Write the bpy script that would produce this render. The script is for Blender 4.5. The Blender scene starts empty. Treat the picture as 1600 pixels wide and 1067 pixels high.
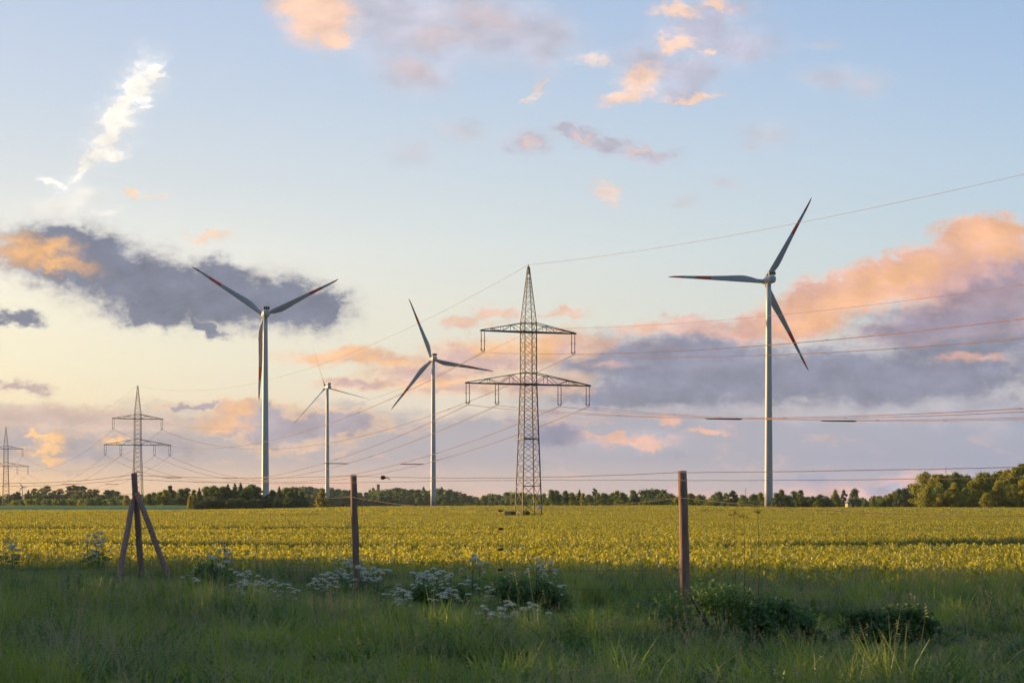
import bpy, bmesh, math, random
import numpy as np
from mathutils import Vector, Matrix, Quaternion

R = math.radians
C = bpy.context.scene.collection
SC = bpy.context.scene

# ------------------------------------------------------------------ camera
F = 3111.0            # focal length in pixels of the 1600 px wide photograph (70 mm)
EYE = 1.7             # eye height
HZ = 795.0            # row of the horizon in the photograph
cam = bpy.data.cameras.new('camera')
cam.sensor_width = 36.0
cam.lens = 36.0 * F / 1600.0
cam.shift_x = 0.0
cam.shift_y = (HZ - 533.5) / 1600.0
cam.clip_start = 0.5
cam.clip_end = 40000.0
cam.dof.use_dof = True
cam.dof.focus_distance = 260.0
cam.dof.aperture_fstop = 7.0
camo = bpy.data.objects.new('camera', cam)
C.objects.link(camo)
camo.location = (0, 0, EYE)
camo.rotation_euler = (R(90), 0, 0)
SC.camera = camo

# ------------------------------------------------------------------ view
SC.view_settings.view_transform = 'Standard'
SC.view_settings.look = 'None'
SC.view_settings.exposure = 0.5
SC.view_settings.gamma = 1.0
SC.view_settings.use_curve_mapping = False
SC.cycles.max_bounces = 6
SC.cycles.diffuse_bounces = 3
SC.cycles.glossy_bounces = 2
SC.cycles.transmission_bounces = 3
SC.cycles.transparent_max_bounces = 6
SC.cycles.use_denoising = True

SC.cycles.use_adaptive_sampling = True
SC.cycles.adaptive_threshold = 0.015
SC.cycles.adaptive_min_samples = 10

SUN_AZ, SUN_EL = -65.0, 5.0
NISH = 0.212          # strength of the Nishita sky


def lin(r, g, b):
    def f(c):
        c /= 255.0
        return c / 12.92 if c <= 0.04045 else ((c + 0.055) / 1.055) ** 2.4
    return (f(r), f(g), f(b), 1.0)


# ------------------------------------------------------------------ node helper
class NT:
    def __init__(self, tree):
        self.t = tree
        self.n = tree.nodes
        self.l = tree.links

    def put(self, sock, v):
        if v is None:
            return
        if isinstance(v, bpy.types.NodeSocket):
            self.l.new(v, sock)
        else:
            sock.default_value = v

    def m(self, op, a, b=None, c=None, clamp=False):
        n = self.n.new('ShaderNodeMath')
        n.operation = op
        n.use_clamp = clamp
        for s, v in zip(n.inputs, (a, b, c)):
            self.put(s, v)
        return n.outputs[0]

    def vm(self, op, a, b=None, out=0):
        n = self.n.new('ShaderNodeVectorMath')
        n.operation = op
        self.put(n.inputs[0], a)
        self.put(n.inputs[1], b)
        return n.outputs[out]

    def xyz(self, x, y, z):
        n = self.n.new('ShaderNodeCombineXYZ')
        for s, v in zip(n.inputs, (x, y, z)):
            self.put(s, v)
        return n.outputs[0]

    def sep(self, v):
        n = self.n.new('ShaderNodeSeparateXYZ')
        self.put(n.inputs[0], v)
        return n.outputs

    def noise(self, v, scale, detail=4.0, rough=0.55, lac=2.0, dist=0.0, col=False):
        n = self.n.new('ShaderNodeTexNoise')
        n.inputs['Scale'].default_value = scale
        n.inputs['Detail'].default_value = detail
        n.inputs['Roughness'].default_value = rough
        n.inputs['Lacunarity'].default_value = lac
        n.inputs['Distortion'].default_value = dist
        self.put(n.inputs['Vector'], v)
        return n.outputs['Color' if col else 'Fac']

    def step(self, v, a, b, lo=0.0, hi=1.0, smooth=True):
        n = self.n.new('ShaderNodeMapRange')
        n.interpolation_type = 'SMOOTHSTEP' if smooth else 'LINEAR'
        n.clamp = True
        self.put(n.inputs[0], v)
        n.inputs[1].default_value = a
        n.inputs[2].default_value = b
        n.inputs[3].default_value = lo
        n.inputs[4].default_value = hi
        return n.outputs[0]

    def mix(self, f, a, b, mode='MIX'):
        n = self.n.new('ShaderNodeMix')
        n.data_type = 'RGBA'
        n.blend_type = mode
        n.clamp_factor = True
        self.put(n.inputs[0], f)
        self.put(n.inputs[6], a)
        self.put(n.inputs[7], b)
        return n.outputs[2]

    def ramp(self, f, stops):
        n = self.n.new('ShaderNodeValToRGB')
        e = n.color_ramp.elements
        while len(e) < len(stops):
            e.new(0.5)
        for k, (p, c) in enumerate(stops):
            e[k].position = p
            e[k].color = c
        self.put(n.inputs[0], f)
        return n.outputs[0]

    def node(self, kind):
        return self.n.new(kind)


# ------------------------------------------------------------------ sky
def build_world():
    w = bpy.data.worlds.new('World')
    SC.world = w
    w.use_nodes = True
    t = w.node_tree
    t.nodes.clear()
    N = NT(t)
    out = N.node('ShaderNodeOutputWorld')
    bg = N.node('ShaderNodeBackground')
    t.links.new(bg.outputs[0], out.inputs[0])
    sky = N.node('ShaderNodeTexSky')
    sky.sky_type = 'NISHITA'
    sky.sun_disc = False
    sky.sun_elevation = R(SUN_EL)
    sky.sun_rotation = R(SUN_AZ)
    sky.altitude = 50
    sky.air_density = 1.0
    sky.dust_density = 1.5
    sky.ozone_density = 1.5
    tc = N.node('ShaderNodeTexCoord')
    D = N.vm('NORMALIZE', tc.outputs['Generated'])
    x, y, z = N.sep(D)
    yy = N.m('MAXIMUM', y, 0.08)
    # gnomonic direction coordinates: hundreds of picture rows / columns round the axis "north"
    px = N.m('MULTIPLY_ADD', N.m('DIVIDE', x, yy), F / 100, 8.0)
    py = N.m('SUBTRACT', HZ / 100, N.m('MULTIPLY', N.m('DIVIDE', z, yy), F / 100))
    P = N.xyz(px, py, 1.0)

    # ---- clear sky: two vertical ramps, sunward (left) and away (right)
    fy = N.step(py, -2.0, 8.0, smooth=False)

    def yp(v):
        return (v / 100.0 + 2.0) / 10.0
    left = N.ramp(fy, [
        (yp(-200), lin(176, 194, 224)), (yp(0), lin(197, 209, 229)), (yp(150), lin(209, 218, 229)),
        (yp(280), lin(226, 228, 226)), (yp(390), lin(250, 244, 229)), (yp(480), lin(255, 245, 216)),
        (yp(570), lin(254, 241, 203)), (yp(660), lin(252, 229, 182)), (yp(740), lin(249, 205, 150)),
        (yp(795), lin(243, 190, 142))])
    right = N.ramp(fy, [
        (yp(-200), lin(140, 168, 206)), (yp(0), lin(157, 185, 219)), (yp(120), lin(169, 194, 222)),
        (yp(260), lin(183, 204, 222)), (yp(370), lin(188, 207, 217)), (yp(480), lin(198, 208, 210)),
        (yp(600), lin(205, 205, 205)), (yp(700), lin(200, 190, 200)), (yp(750), lin(216, 184, 184)),
        (yp(795), lin(205, 178, 184))])
    fx = N.step(px, -2.0, 17.0, smooth=False)
    fx = N.m('POWER', fx, 0.75)
    clear = N.mix(fx, left, right)

    # ---- warp fields shared by the cloud layers
    q = N.vm('MULTIPLY', P, (0.8, 1.25, 1.0))
    wa = N.vm('SUBTRACT', N.noise(q, 0.9, 3.0, 0.5, col=True), (0.5, 0.5, 0.5))
    wb = N.vm('SUBTRACT', N.noise(N.vm('ADD', q, (31.0, 7.0, 3.0)), 4.5, 5.0, 0.62, col=True), (0.5, 0.5, 0.5))
    warp = N.vm('ADD', N.vm('MULTIPLY', wa, (0.55, 0.4, 0.0)), N.vm('MULTIPLY', wb, (0.62, 0.46, 0.0)))
    PW = N.vm('ADD', P, warp)
    soft = N.vm('ADD', P, N.vm('MULTIPLY', wa, (0.8, 0.5, 0.0)))
    SW = N.vm('ADD', soft, N.vm('MULTIPLY', wb, (0.42, 0.28, 0.0)))
    fine = N.noise(N.vm('ADD', q, (3.0, 17.0, 9.0)), 3.6, 7.0, 0.66)
    soft2 = N.noise(N.vm('ADD', q, (8.0, 27.0, 1.0)), 1.9, 5.0, 0.58)
    relief = N.m('MULTIPLY_ADD', N.m('SUBTRACT', soft2, 0.5), 0.85, N.m('MULTIPLY_ADD', N.m('SUBTRACT', fine, 0.5), 0.30, 1.0))
    broad = N.noise(N.vm('MULTIPLY', P, (0.5, 1.6, 1.0)), 1.1, 5.0, 0.55)

    bt = N.noise(N.vm('ADD', N.vm('MULTIPLY', SW, (0.75, 2.0, 1.0)), (5.0, 2.0, 0.0)), 1.5, 6.0, 0.6)
    bl = N.noise(N.vm('ADD', N.vm('MULTIPLY', SW, (0.7, 2.2, 1.0)), (15.0, 42.0, 0.0)), 1.5, 7.0, 0.62)
    # a vanishing offset that makes every layer wait for the noises (keeps the shader stack small)
    tiny = N.m('MULTIPLY', N.m('ADD', N.m('ADD', bt, bl), N.m('ADD', N.m('ADD', fine, relief), broad)), 1e-7)
    tiny = N.xyz(tiny, tiny, 0.0)
    P, PW, SW = N.vm('ADD', P, tiny), N.vm('ADD', PW, tiny), N.vm('ADD', SW, tiny)

    def field(blobs, vec, k=0.25):
        """smallest scaled distance to a list of ellipses (cx, cy, rx, ry, tilt in degrees)"""
        acc = None
        for b in blobs:
            cx, cy, rx, ry = [v / 100.0 for v in b[:4]]
            rot = b[4] if len(b) > 4 else 0.0
            if rot:
                cr, sr = math.cos(R(rot)), math.sin(R(rot))
                u = N.vm('DOT_PRODUCT', vec, (cr / rx, sr / rx, -(cx * cr + cy * sr) / rx), out=1)
                v = N.vm('DOT_PRODUCT', vec, (-sr / ry, cr / ry, (cx * sr - cy * cr) / ry), out=1)
                q2 = N.xyz(u, v, 0.0)
            else:
                n = N.node('ShaderNodeVectorMath')
                n.operation = 'MULTIPLY_ADD'
                N.put(n.inputs[0], vec)
                n.inputs[1].default_value = (1 / rx, 1 / ry, 0)
                n.inputs[2].default_value = (-cx / rx, -cy / ry, 0)
                q2 = n.outputs[0]
            d = N.vm('LENGTH', q2, out=1)
            if acc is None:
                acc = d
            else:
                acc = N.m('SMOOTH_MIN', acc, d, k)
        return acc

    col = clear

    def over(blobs, vec, c_edge, c_core, core=(0.95, 0.35), a=(1.15, 0.75), op=1.0, tex=0.35, lit=None, c_lit=None, lita=(1.1, 0.5), lop=1.0):
        nonlocal col
        d = field(blobs, vec)
        d2 = N.m('MULTIPLY_ADD', N.m('SUBTRACT', fine, 0.5), tex * 3.6, d)
        alpha = N.step(d2, a[0] + 0.16, a[1] - 0.20, 0.0, op)
        c = N.mix(N.step(d2, core[0], core[1]), c_edge, c_core)
        if lit:
            e = N.m('MULTIPLY_ADD', N.m('SUBTRACT', fine, 0.5), 1.5, N.m('MULTIPLY_ADD', N.m('SUBTRACT', soft2, 0.5), 1.2, field(lit, vec)))
            c = N.mix(N.step(e, lita[0] + 0.15, lita[1] - 0.35, 0.0, lop), c, c_lit)
        c = N.mix(1.0, c, N.xyz(relief, relief, relief), 'MULTIPLY')
        col = N.mix(alpha, col, c)
        return alpha

    # ---- low bank of stratocumulus along the horizon
    bx = N.m('POWER', N.step(px, 0.0, 16.0, smooth=False), 0.7)
    bankc = N.mix(bx, N.ramp(N.step(py, 6.2, 7.95, smooth=False), [
        (0.0, lin(208, 184, 172)), (0.25, lin(190, 178, 172)), (0.55, lin(198, 180, 170)), (0.74, lin(242, 202, 158)), (1.0, lin(248, 200, 142))]),
        N.ramp(N.step(py, 6.2, 7.95, smooth=False), [
            (0.0, lin(150, 154, 174)), (0.3, lin(163, 168, 187)), (0.55, lin(158, 164, 186)), (0.75, lin(166, 170, 190)), (1.0, lin(186, 172, 184))]))
    bankd = N.m('MULTIPLY_ADD', N.m('SUBTRACT', broad, 0.5), 1.0, N.m('MULTIPLY_ADD', N.m('SUBTRACT', fine, 0.5), 0.5, py))
    bank_a = N.step(bankd, 6.22, 6.62)
    bankc = N.mix(N.step(bt, 0.55, 0.74, 0.0, 0.55), bankc, N.mix(bx, lin(146, 150, 168), lin(136, 142, 165)))
    litmask = N.m('MULTIPLY', N.step(bl, 0.52, 0.70), N.step(bx, 0.0, 1.0, 0.85, 0.30, smooth=False))
    litmask = N.m('MULTIPLY', litmask, N.step(py, 7.75, 7.1))
    bankc = N.mix(litmask, bankc, N.mix(bx, lin(246, 196, 150), lin(226, 190, 182)))
    col = N.mix(bank_a, col, bankc)

    # pink clear gap at the right horizon, grey islands in it
    over([(1330, 772, 150, 26), (1440, 748, 70, 16), (1130, 780, 130, 12)], SW, lin(214, 182, 186), lin(221, 184, 180), a=(1.15, 0.6), op=0.95, tex=0.2)
    over([(1385, 757, 40, 7), (1270, 742, 60, 7), (1395, 752, 18, 6)], SW, lin(176, 174, 194), lin(170, 172, 196), a=(1.2, 0.5), op=0.85, tex=0.3)
    over([(700, 772, 140, 10), (500, 762, 120, 14), (900, 780, 120, 8)], SW, lin(226, 186, 172), lin(232, 186, 168), a=(1.4, 0.3), op=0.6, tex=0.2)

    # ---- the big lavender deck at the right with its peach top
    over([(1340, 590, 430, 58), (1800, 560, 300, 80), (1180, 600, 330, 46), (1080, 570, 190, 55, -4), (1500, 520, 180, 70), (930, 560, 80, 45), (1000, 620, 200, 26)], SW,
         lin(170, 168, 182), lin(136, 140, 161), core=(1.05, 0.40), a=(1.12, 0.72), op=0.97, tex=0.24,
         lit=[(905, 540, 70, 18), (1010, 545, 60, 10), (1520, 560, 60, 8), (960, 575, 40, 7)], c_lit=lin(230, 178, 160), lop=0.75)
    over([(1250, 650, 330, 20), (1480, 655, 170, 22), (980, 690, 110, 20), (1130, 640, 130, 14)], SW, lin(176, 178, 194), lin(188, 184, 196), a=(1.3, 0.4), op=0.55, tex=0.5)
    over([(985, 690, 70, 9), (945, 683, 60, 5), (1045, 662, 16, 10), (1010, 697, 22, 8), (1110, 672, 40, 6)], PW, lin(222, 180, 172), lin(240, 186, 160), a=(1.3, 0.5), op=0.8, tex=0.4)
    over([(870, 685, 42, 22, 10), (845, 690, 30, 18)], SW, lin(152, 150, 172), lin(142, 144, 170), a=(1.1, 0.8), op=0.9, tex=0.2)
    over([(1540, 378, 92, 42), (1420, 425, 130, 38, -12), (1310, 462, 120, 34, -8), (1240, 500, 80, 30), (1500, 440, 150, 50), (1680, 420, 140, 60), (1180, 505, 40, 22)], PW,
         lin(233, 190, 172), lin(214, 168, 158), core=(1.0, 0.5), a=(1.08, 0.84), op=0.97, tex=0.22,
         lit=[(1545, 372, 80, 38), (1400, 430, 110, 30, -14), (1330, 470, 130, 26, -6), (1260, 500, 90, 22, -3)], c_lit=lin(247, 190, 148), lita=(1.25, 0.4), lop=0.95)
    over([(1560, 470, 110, 50, -8), (1480, 505, 170, 26, -6), (1600, 430, 50, 34)], SW, lin(196, 168, 172), lin(158, 148, 166), core=(1.0, 0.4), a=(1.2, 0.55), op=0.85, tex=0.3)
    over([(1090, 515, 120, 16, -2), (1060, 500, 30, 10), (1150, 520, 60, 18)], PW, lin(222, 188, 180), lin(226, 180, 168), a=(1.2, 0.6), op=0.8, tex=0.3)
    over([(1090, 548, 150, 26), (1010, 556, 90, 24)], SW, lin(156, 158, 176), lin(138, 141, 162), a=(1.15, 0.6), op=0.9, tex=0.25)

    # ---- peach bands in the middle
    over([(570, 562, 135, 15, 2), (660, 585, 100, 24), (760, 560, 120, 34), (870, 540, 90, 28), (700, 610, 90, 16), (560, 600, 70, 10), (840, 600, 90, 22)], SW,
         lin(238, 198, 166), lin(206, 174, 170), core=(0.95, 0.3), a=(1.2, 0.62), op=0.92, tex=0.35,
         lit=[(520, 558, 90, 14), (780, 540, 70, 18), (680, 600, 90, 14), (840, 535, 70, 18), (740, 505, 60, 10), (600, 566, 60, 10)], c_lit=lin(250, 194, 142), lop=0.95)
    over([(770, 492, 52, 17), (720, 505, 40, 12), (870, 489, 44, 9, 4), (1000, 512, 60, 12)], PW, lin(226, 206, 192), lin(236, 188, 164), a=(1.15, 0.5), op=0.75, tex=0.3)

    # ---- left: cumulus over the bank
    over([(390, 645, 70, 26), (440, 668, 90, 34), (520, 660, 90, 26), (350, 660, 50, 18), (300, 632, 50, 7)], PW,
         lin(240, 200, 160), lin(172, 164, 176), core=(1.0, 0.5), a=(1.1, 0.78), op=0.95, tex=0.3,
         lit=[(375, 640, 40, 22), (360, 655, 50, 16), (330, 660, 40, 10)], c_lit=lin(246, 194, 148), lop=0.9)
    over([(60, 655, 190, 20), (200, 662, 110, 18)], SW, lin(222, 196, 178), lin(208, 184, 174), a=(1.15, 0.8), op=0.85, tex=0.15)
    over([(130, 700, 110, 26), (30, 690, 60, 22), (250, 700, 70, 22)], SW, lin(190, 176, 174), lin(170, 164, 173), a=(1.2, 0.6), op=0.8, tex=0.3)
    over([(78, 683, 30, 11), (60, 700, 40, 8), (75, 716, 30, 6, 15), (180, 690, 30, 9), (55, 680, 26, 6)], PW, lin(240, 194, 152), lin(250, 200, 140), a=(1.3, 0.5), op=0.95, tex=0.45)
    over([(20, 606, 32, 12, 10), (55, 610, 34, 12, 14)], PW, lin(226, 202, 180), lin(186, 164, 168), a=(1.25, 0.5), op=0.85, tex=0.45)

    # ---- the dark grey cloud at the left
    over([(55, 392, 90, 50, 6), (130, 412, 145, 64, 14), (240, 450, 160, 64, 8), (350, 464, 160, 58, 6), (460, 472, 110, 48, 8)], PW, lin(206, 198, 194), lin(170, 168, 176), a=(1.25, 0.55), op=0.45, tex=0.34)
    over([(55, 390, 70, 36, 6), (130, 412, 125, 50, 14), (235, 446, 135, 50, 8), (340, 462, 140, 46, 6), (450, 472, 95, 36, 8), (510, 476, 34, 28),
          (350, 425, 40, 24, 10), (320, 508, 40, 12, 30), (25, 497, 42, 15), (235, 490, 70, 22), (100, 370, 60, 20, 8)], PW,
         lin(184, 182, 186), lin(120, 127, 147), core=(1.2, 0.6), a=(1.30, 0.80), op=0.95, tex=0.24,
         lit=[(35, 392, 62, 24, 6), (80, 390, 46, 17, 8), (85, 412, 60, 17, 14), (25, 375, 40, 14)], c_lit=lin(250, 190, 126), lita=(1.35, 0.2), lop=0.95)
    # ---- white vapour plume (in both halves of the sky)
    over([(215, 130, 62, 44, -58), (175, 190, 60, 38, -50), (160, 235, 56, 24, -20), (120, 272, 46, 22, -30)], PW, lin(226, 228, 232), lin(240, 238, 234), a=(1.2, 0.4), op=0.5, tex=0.42)
    over([(235, 112, 24, 16, -30), (205, 140, 42, 24, -58), (178, 180, 40, 22, -50), (165, 205, 36, 20, -40), (165, 235, 36, 15, -15),
          (128, 262, 26, 12, -40), (85, 284, 22, 7, 10), (225, 155, 18, 12)], PW,
         lin(232, 232, 232), lin(255, 250, 240), core=(1.0, 0.5), a=(1.20, 0.66), op=0.97, tex=0.52)
    over([(95, 315, 80, 20, -10), (130, 300, 30, 14), (170, 330, 30, 9)], PW, lin(240, 236, 228), lin(247, 241, 230), a=(1.3, 0.3), op=0.6, tex=0.3)
    over([(212, 305, 18, 9, 10), (248, 307, 15, 5), (325, 368, 40, 11)], PW, lin(238, 224, 212), lin(247, 214, 184), a=(1.3, 0.4), op=0.75, tex=0.3)

    col_low = col
    col = clear
    # ---- white vapour plume
    over([(215, 130, 62, 44, -58), (175, 190, 60, 38, -50), (160, 235, 56, 24, -20), (120, 272, 46, 22, -30)], PW, lin(226, 228, 232), lin(240, 238, 234), a=(1.2, 0.4), op=0.5, tex=0.42)
    over([(235, 112, 24, 16, -30), (205, 140, 42, 24, -58), (178, 180, 40, 22, -50), (165, 205, 36, 20, -40), (165, 235, 36, 15, -15),
          (128, 262, 26, 12, -40), (85, 284, 22, 7, 10), (225, 155, 18, 12)], PW,
         lin(232, 232, 232), lin(255, 250, 240), core=(1.0, 0.5), a=(1.20, 0.66), op=0.97, tex=0.52)
    over([(95, 315, 80, 20, -10), (130, 300, 30, 14), (170, 330, 30, 9)], PW, lin(240, 236, 228), lin(247, 241, 230), a=(1.3, 0.3), op=0.6, tex=0.3)
    over([(212, 305, 18, 9, 10), (248, 307, 15, 5), (325, 368, 40, 11)], PW, lin(238, 224, 212), lin(247, 214, 184), a=(1.3, 0.4), op=0.75, tex=0.3)

    # ---- high clouds
    over([(660, 40, 170, 70), (760, 50, 140, 60, 6), (640, 110, 70, 40), (850, 70, 60, 50), (600, 20, 80, 50)], SW, lin(204, 203, 214), lin(200, 194, 206), a=(1.3, 0.45), op=0.72, tex=0.16,
         lit=[(755, 30, 60, 18, 15), (630, 105, 40, 22), (690, 60, 60, 20)], c_lit=lin(220, 196, 194), lop=0.8)
    over([(505, 22, 58, 52), (480, 5, 60, 36), (530, 62, 24, 18)], SW, lin(228, 208, 204), lin(250, 208, 182), core=(1.05, 0.4), a=(1.15, 0.7), op=0.92, tex=0.14)
    over([(1150, 68, 88, 40), (1090, 40, 80, 46), (1080, 110, 70, 34), (1120, 10, 80, 26), (1010, 85, 60, 28), (1060, 140, 70, 20)], SW, lin(192, 200, 218), lin(196, 192, 208), a=(1.3, 0.45), op=0.75, tex=0.22)
    over([(1005, 118, 44, 24, -20), (975, 145, 42, 15, -8), (1058, 63, 36, 16), (1050, 18, 40, 13), (1085, 153, 54, 8, -2), (1102, 80, 14, 8), (1120, 5, 30, 10)], PW,
         lin(224, 206, 206), lin(249, 212, 190), core=(1.1, 0.35), a=(1.2, 0.55), op=0.9, tex=0.22)
    over([(928, 97, 32, 10), (850, 135, 10, 15, 20), (838, 152, 28, 5, -12)], PW, lin(220, 210, 212), lin(240, 216, 200), a=(1.25, 0.4), op=0.7, tex=0.26)
    over([(905, 208, 46, 22, 14), (960, 225, 60, 18, 10), (1020, 243, 44, 16, 8), (820, 222, 44, 22), (890, 196, 30, 12)], PW, lin(196, 196, 208), lin(184, 178, 192), a=(1.25, 0.45), op=0.78, tex=0.28,
         lit=[(915, 215, 26, 10, 20), (1010, 240, 30, 8), (820, 225, 24, 14)], c_lit=lin(228, 194, 184), lop=0.8)
    over([(715, 205, 54, 20, 6), (640, 235, 44, 22), (1195, 205, 48, 22), (1170, 222, 22, 10), (1300, 124, 50, 20), (1350, 132, 46, 22), (1285, 72, 26, 8), (1070, 320, 34, 16), (1130, 290, 28, 10), (690, 20, 20, 10)], SW,
         lin(200, 204, 214), lin(206, 200, 207), a=(1.4, 0.15), op=0.55, tex=0.26)
    over([(948, 300, 24, 18, 40), (955, 312, 16, 13)], PW, lin(212, 208, 210), lin(236, 208, 194), a=(1.25, 0.4), op=0.75, tex=0.22)
    # ---- outside the modelled part of the sky the plain Nishita sky takes over; the two are mixed as
    # closures so that the cloud nodes are only evaluated where the clouds are
    nish = N.vm('SCALE', sky.outputs[0])
    nish.node.inputs['Scale'].default_value = NISH
    # the side away from the sunset is dusky low down and bright overhead
    dusk = N.step(z, 0.02, 0.70, 0.30, 1.85)
    nish = N.vm('MULTIPLY', nish, N.xyz(dusk, dusk, dusk))
    wide = N.m('MULTIPLY', N.step(y, 0.15, 0.85), N.step(z, 0.75, 0.25))
    rest = N.mix(wide, N.mix(1.0, nish, (0.92, 0.96, 1.10, 1), 'MULTIPLY'), clear)
    front = N.m('MULTIPLY', N.step(y, 0.86, 0.93), N.step(z, 0.40, 0.32))
    front = N.m('MULTIPLY', front, N.step(z, -0.03, -0.01))
    bg2 = N.node('ShaderNodeBackground')
    N.put(bg2.inputs[0], rest)
    bg3 = N.node('ShaderNodeBackground')
    bg3.inputs[1].default_value = 1.05 * 2.0 ** -SC.view_settings.exposure
    N.put(bg.inputs[0], col)
    N.put(bg3.inputs[0], col_low)
    m3 = N.node('ShaderNodeMixShader')
    N.put(m3.inputs[0], N.step(py, 3.20, 3.30))
    t.links.new(bg.outputs[0], m3.inputs[1])
    t.links.new(bg3.outputs[0], m3.inputs[2])
    ms = N.node('ShaderNodeMixShader')
    N.put(ms.inputs[0], front)
    bg.inputs[1].default_value = bg2.inputs[1].default_value = 1.05 * 2.0 ** -SC.view_settings.exposure
    t.links.new(bg2.outputs[0], ms.inputs[1])
    t.links.new(m3.outputs[0], ms.inputs[2])
    t.links.new(ms.outputs[0], out.inputs[0])
    w.cycles.sampling_method = 'MANUAL'
    w.cycles.sample_map_resolution = 512


build_world()

# ------------------------------------------------------------------ sun
S = Vector((math.sin(R(SUN_AZ)) * math.cos(R(SUN_EL)), math.cos(R(SUN_AZ)) * math.cos(R(SUN_EL)), math.sin(R(SUN_EL))))
sl = bpy.data.lights.new('sun', 'SUN')
sl.energy = 5.0
sl.angle = R(0.53)
sl.color = (1.0, 0.69, 0.31)
so = bpy.data.objects.new('sun', sl)
C.objects.link(so)
so.rotation_euler = S.to_track_quat('Z', 'Y').to_euler()
so.location = S * 300

#@@REST

# ------------------------------------------------------------------ placing
GX = np.array([0, 290, 480, 600, 750, 900, 1050, 1200, 1600], float)
GH = np.array([0.65, 0.65, 1.5, 2.3, 2.4, 2.4, 2.6, 1.75, 1.75])
GXM = (GX - 800) / F * 800


def gz(X, Y):
    """height of the ground"""
    X = np.asarray(X, float)
    Y = np.asarray(Y, float)
    t = np.clip((Y - 420) / 400, 0, 1)
    s = t * t * (3 - 2 * t)
    big = np.interp(X, GXM, GH) * s
    near = np.clip((Y - 60) / 200, 0, 1) * (0.10 * np.sin(X * 0.031 + Y * 0.017) + 0.07 * np.sin(Y * 0.043 - X * 0.012)) * (1 - s)
    return big + near


def at(px, D):
    """ground point at distance D in the direction of picture column px"""
    X = (px - 800) / F * D
    return Vector((X, D, float(gz(X, D))))


def zrow(py, D):
    """height of a point seen on picture row py at distance D"""
    return EYE + (HZ - py) / F * D


# ------------------------------------------------------------------ mesh helpers
class MB:
    def __init__(self):
        self.v = []
        self.f = []
        self.mi = []
        self.sm = []

    def add(self, vs, fs, mi=0, smooth=False):
        o = len(self.v)
        self.v += [tuple(p) for p in vs]
        self.f += [tuple(i + o for i in f) for f in fs]
        self.mi += [mi] * len(fs)
        self.sm += [smooth] * len(fs)

    def tube(self, pts, rad, n=8, mi=0, caps=True, smooth=True, up=None):
        pts = [Vector(p) for p in pts]
        if not hasattr(rad, '__len__'):
            rad = [rad] * len(pts)
        vs, fs = [], []
        prev = None
        for i, p in enumerate(pts):
            d = (pts[min(i + 1, len(pts) - 1)] - pts[max(i - 1, 0)])
            d = d.normalized() if d.length > 1e-9 else Vector((0, 0, 1))
            if prev is None:
                a = Vector((0, 0, 1)) if abs(d.z) < 0.9 else Vector((1, 0, 0))
                if up is not None:
                    a = Vector(up)
                u = d.cross(a).normalized()
            else:
                u = (prev - d * prev.dot(d)).normalized()
            prev = u
            w = d.cross(u)
            for k in range(n):
                t = 2 * math.pi * (k + 0.5) / n
                vs.append(p + (u * math.cos(t) + w * math.sin(t)) * rad[i])
        for i in range(len(pts) - 1):
            for k in range(n):
                a, b = i * n + k, i * n + (k + 1) % n
                fs.append((a, b, b + n, a + n))
        if caps:
            fs.append(tuple(range(n))[::-1])
            fs.append(tuple(range((len(pts) - 1) * n, len(pts) * n)))
        self.add(vs, fs, mi, smooth and n > 4)

    def bar(self, a, b, w, h=None, mi=0):
        """angle-iron like bar of rectangular section"""
        a, b = Vector(a), Vector(b)
        h = h or w
        d = (b - a).normalized()
        s = Vector((0, 0, 1)) if abs(d.z) < 0.95 else Vector((1, 0, 0))
        u = d.cross(s).normalized() * w / 2
        v = d.cross(u).normalized() * h / 2
        vs = [a - u - v, a + u - v, a + u + v, a - u + v, b - u - v, b + u - v, b + u + v, b - u + v]
        self.add(vs, [(0, 1, 2, 3), (7, 6, 5, 4), (0, 4, 5, 1), (1, 5, 6, 2), (2, 6, 7, 3), (3, 7, 4, 0)], mi)

    def box(self, c, s, mi=0, rz=0.0, bev=0.0):
        c = Vector(c)
        hx, hy, hz = s[0] / 2, s[1] / 2, s[2] / 2
        M = Matrix.Rotation(rz, 3, 'Z')
        vs = []
        for z, q in ((-hz, 0), (-hz + bev, 1), (hz - bev, 1), (hz, 0)) if bev else ((-hz, 1), (hz, 1)):
            i = 0 if q else bev
            for x, y in ((-hx + i, -hy + i), (hx - i, -hy + i), (hx - i, hy - i), (-hx + i, hy - i)):
                vs.append(c + M @ Vector((x, y, z)))
        L = len(vs) // 4
        fs = [(3, 2, 1, 0), tuple(range((L - 1) * 4, L * 4))]
        for l in range(L - 1):
            for k in range(4):
                a, b = l * 4 + k, l * 4 + (k + 1) % 4
                fs.append((a, b, b + 4, a + 4))
        self.add(vs, fs, mi)

    def loft(self, rings, mi=0, smooth=True, caps=True):
        n = len(rings[0])
        vs = [p for r in rings for p in r]
        fs = []
        for i in range(len(rings) - 1):
            for k in range(n):
                a, b = i * n + k, i * n + (k + 1) % n
                fs.append((a, b, b + n, a + n))
        if caps:
            fs.append(tuple(range(n))[::-1])
            fs.append(tuple(range((len(rings) - 1) * n, len(rings) * n)))
        self.add(vs, fs, mi, smooth)

    def mesh(self, name, mats):
        me = bpy.data.meshes.new(name)
        me.from_pydata(self.v, [], self.f)
        for m in (mats if isinstance(mats, (list, tuple)) else [mats]):
            me.materials.append(m)
        me.polygons.foreach_set('material_index', self.mi)
        me.polygons.foreach_set('use_smooth', self.sm)
        me.update()
        return me

    def obj(self, name, mats, parent=None, loc=None):
        return link(name, self.mesh(name, mats), parent, loc)


def link(name, me, parent=None, loc=None):
    o = bpy.data.objects.new(name, me)
    C.objects.link(o)
    if parent is not None:
        o.parent = parent
    if loc is not None:
        o.location = loc
    return o


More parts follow.
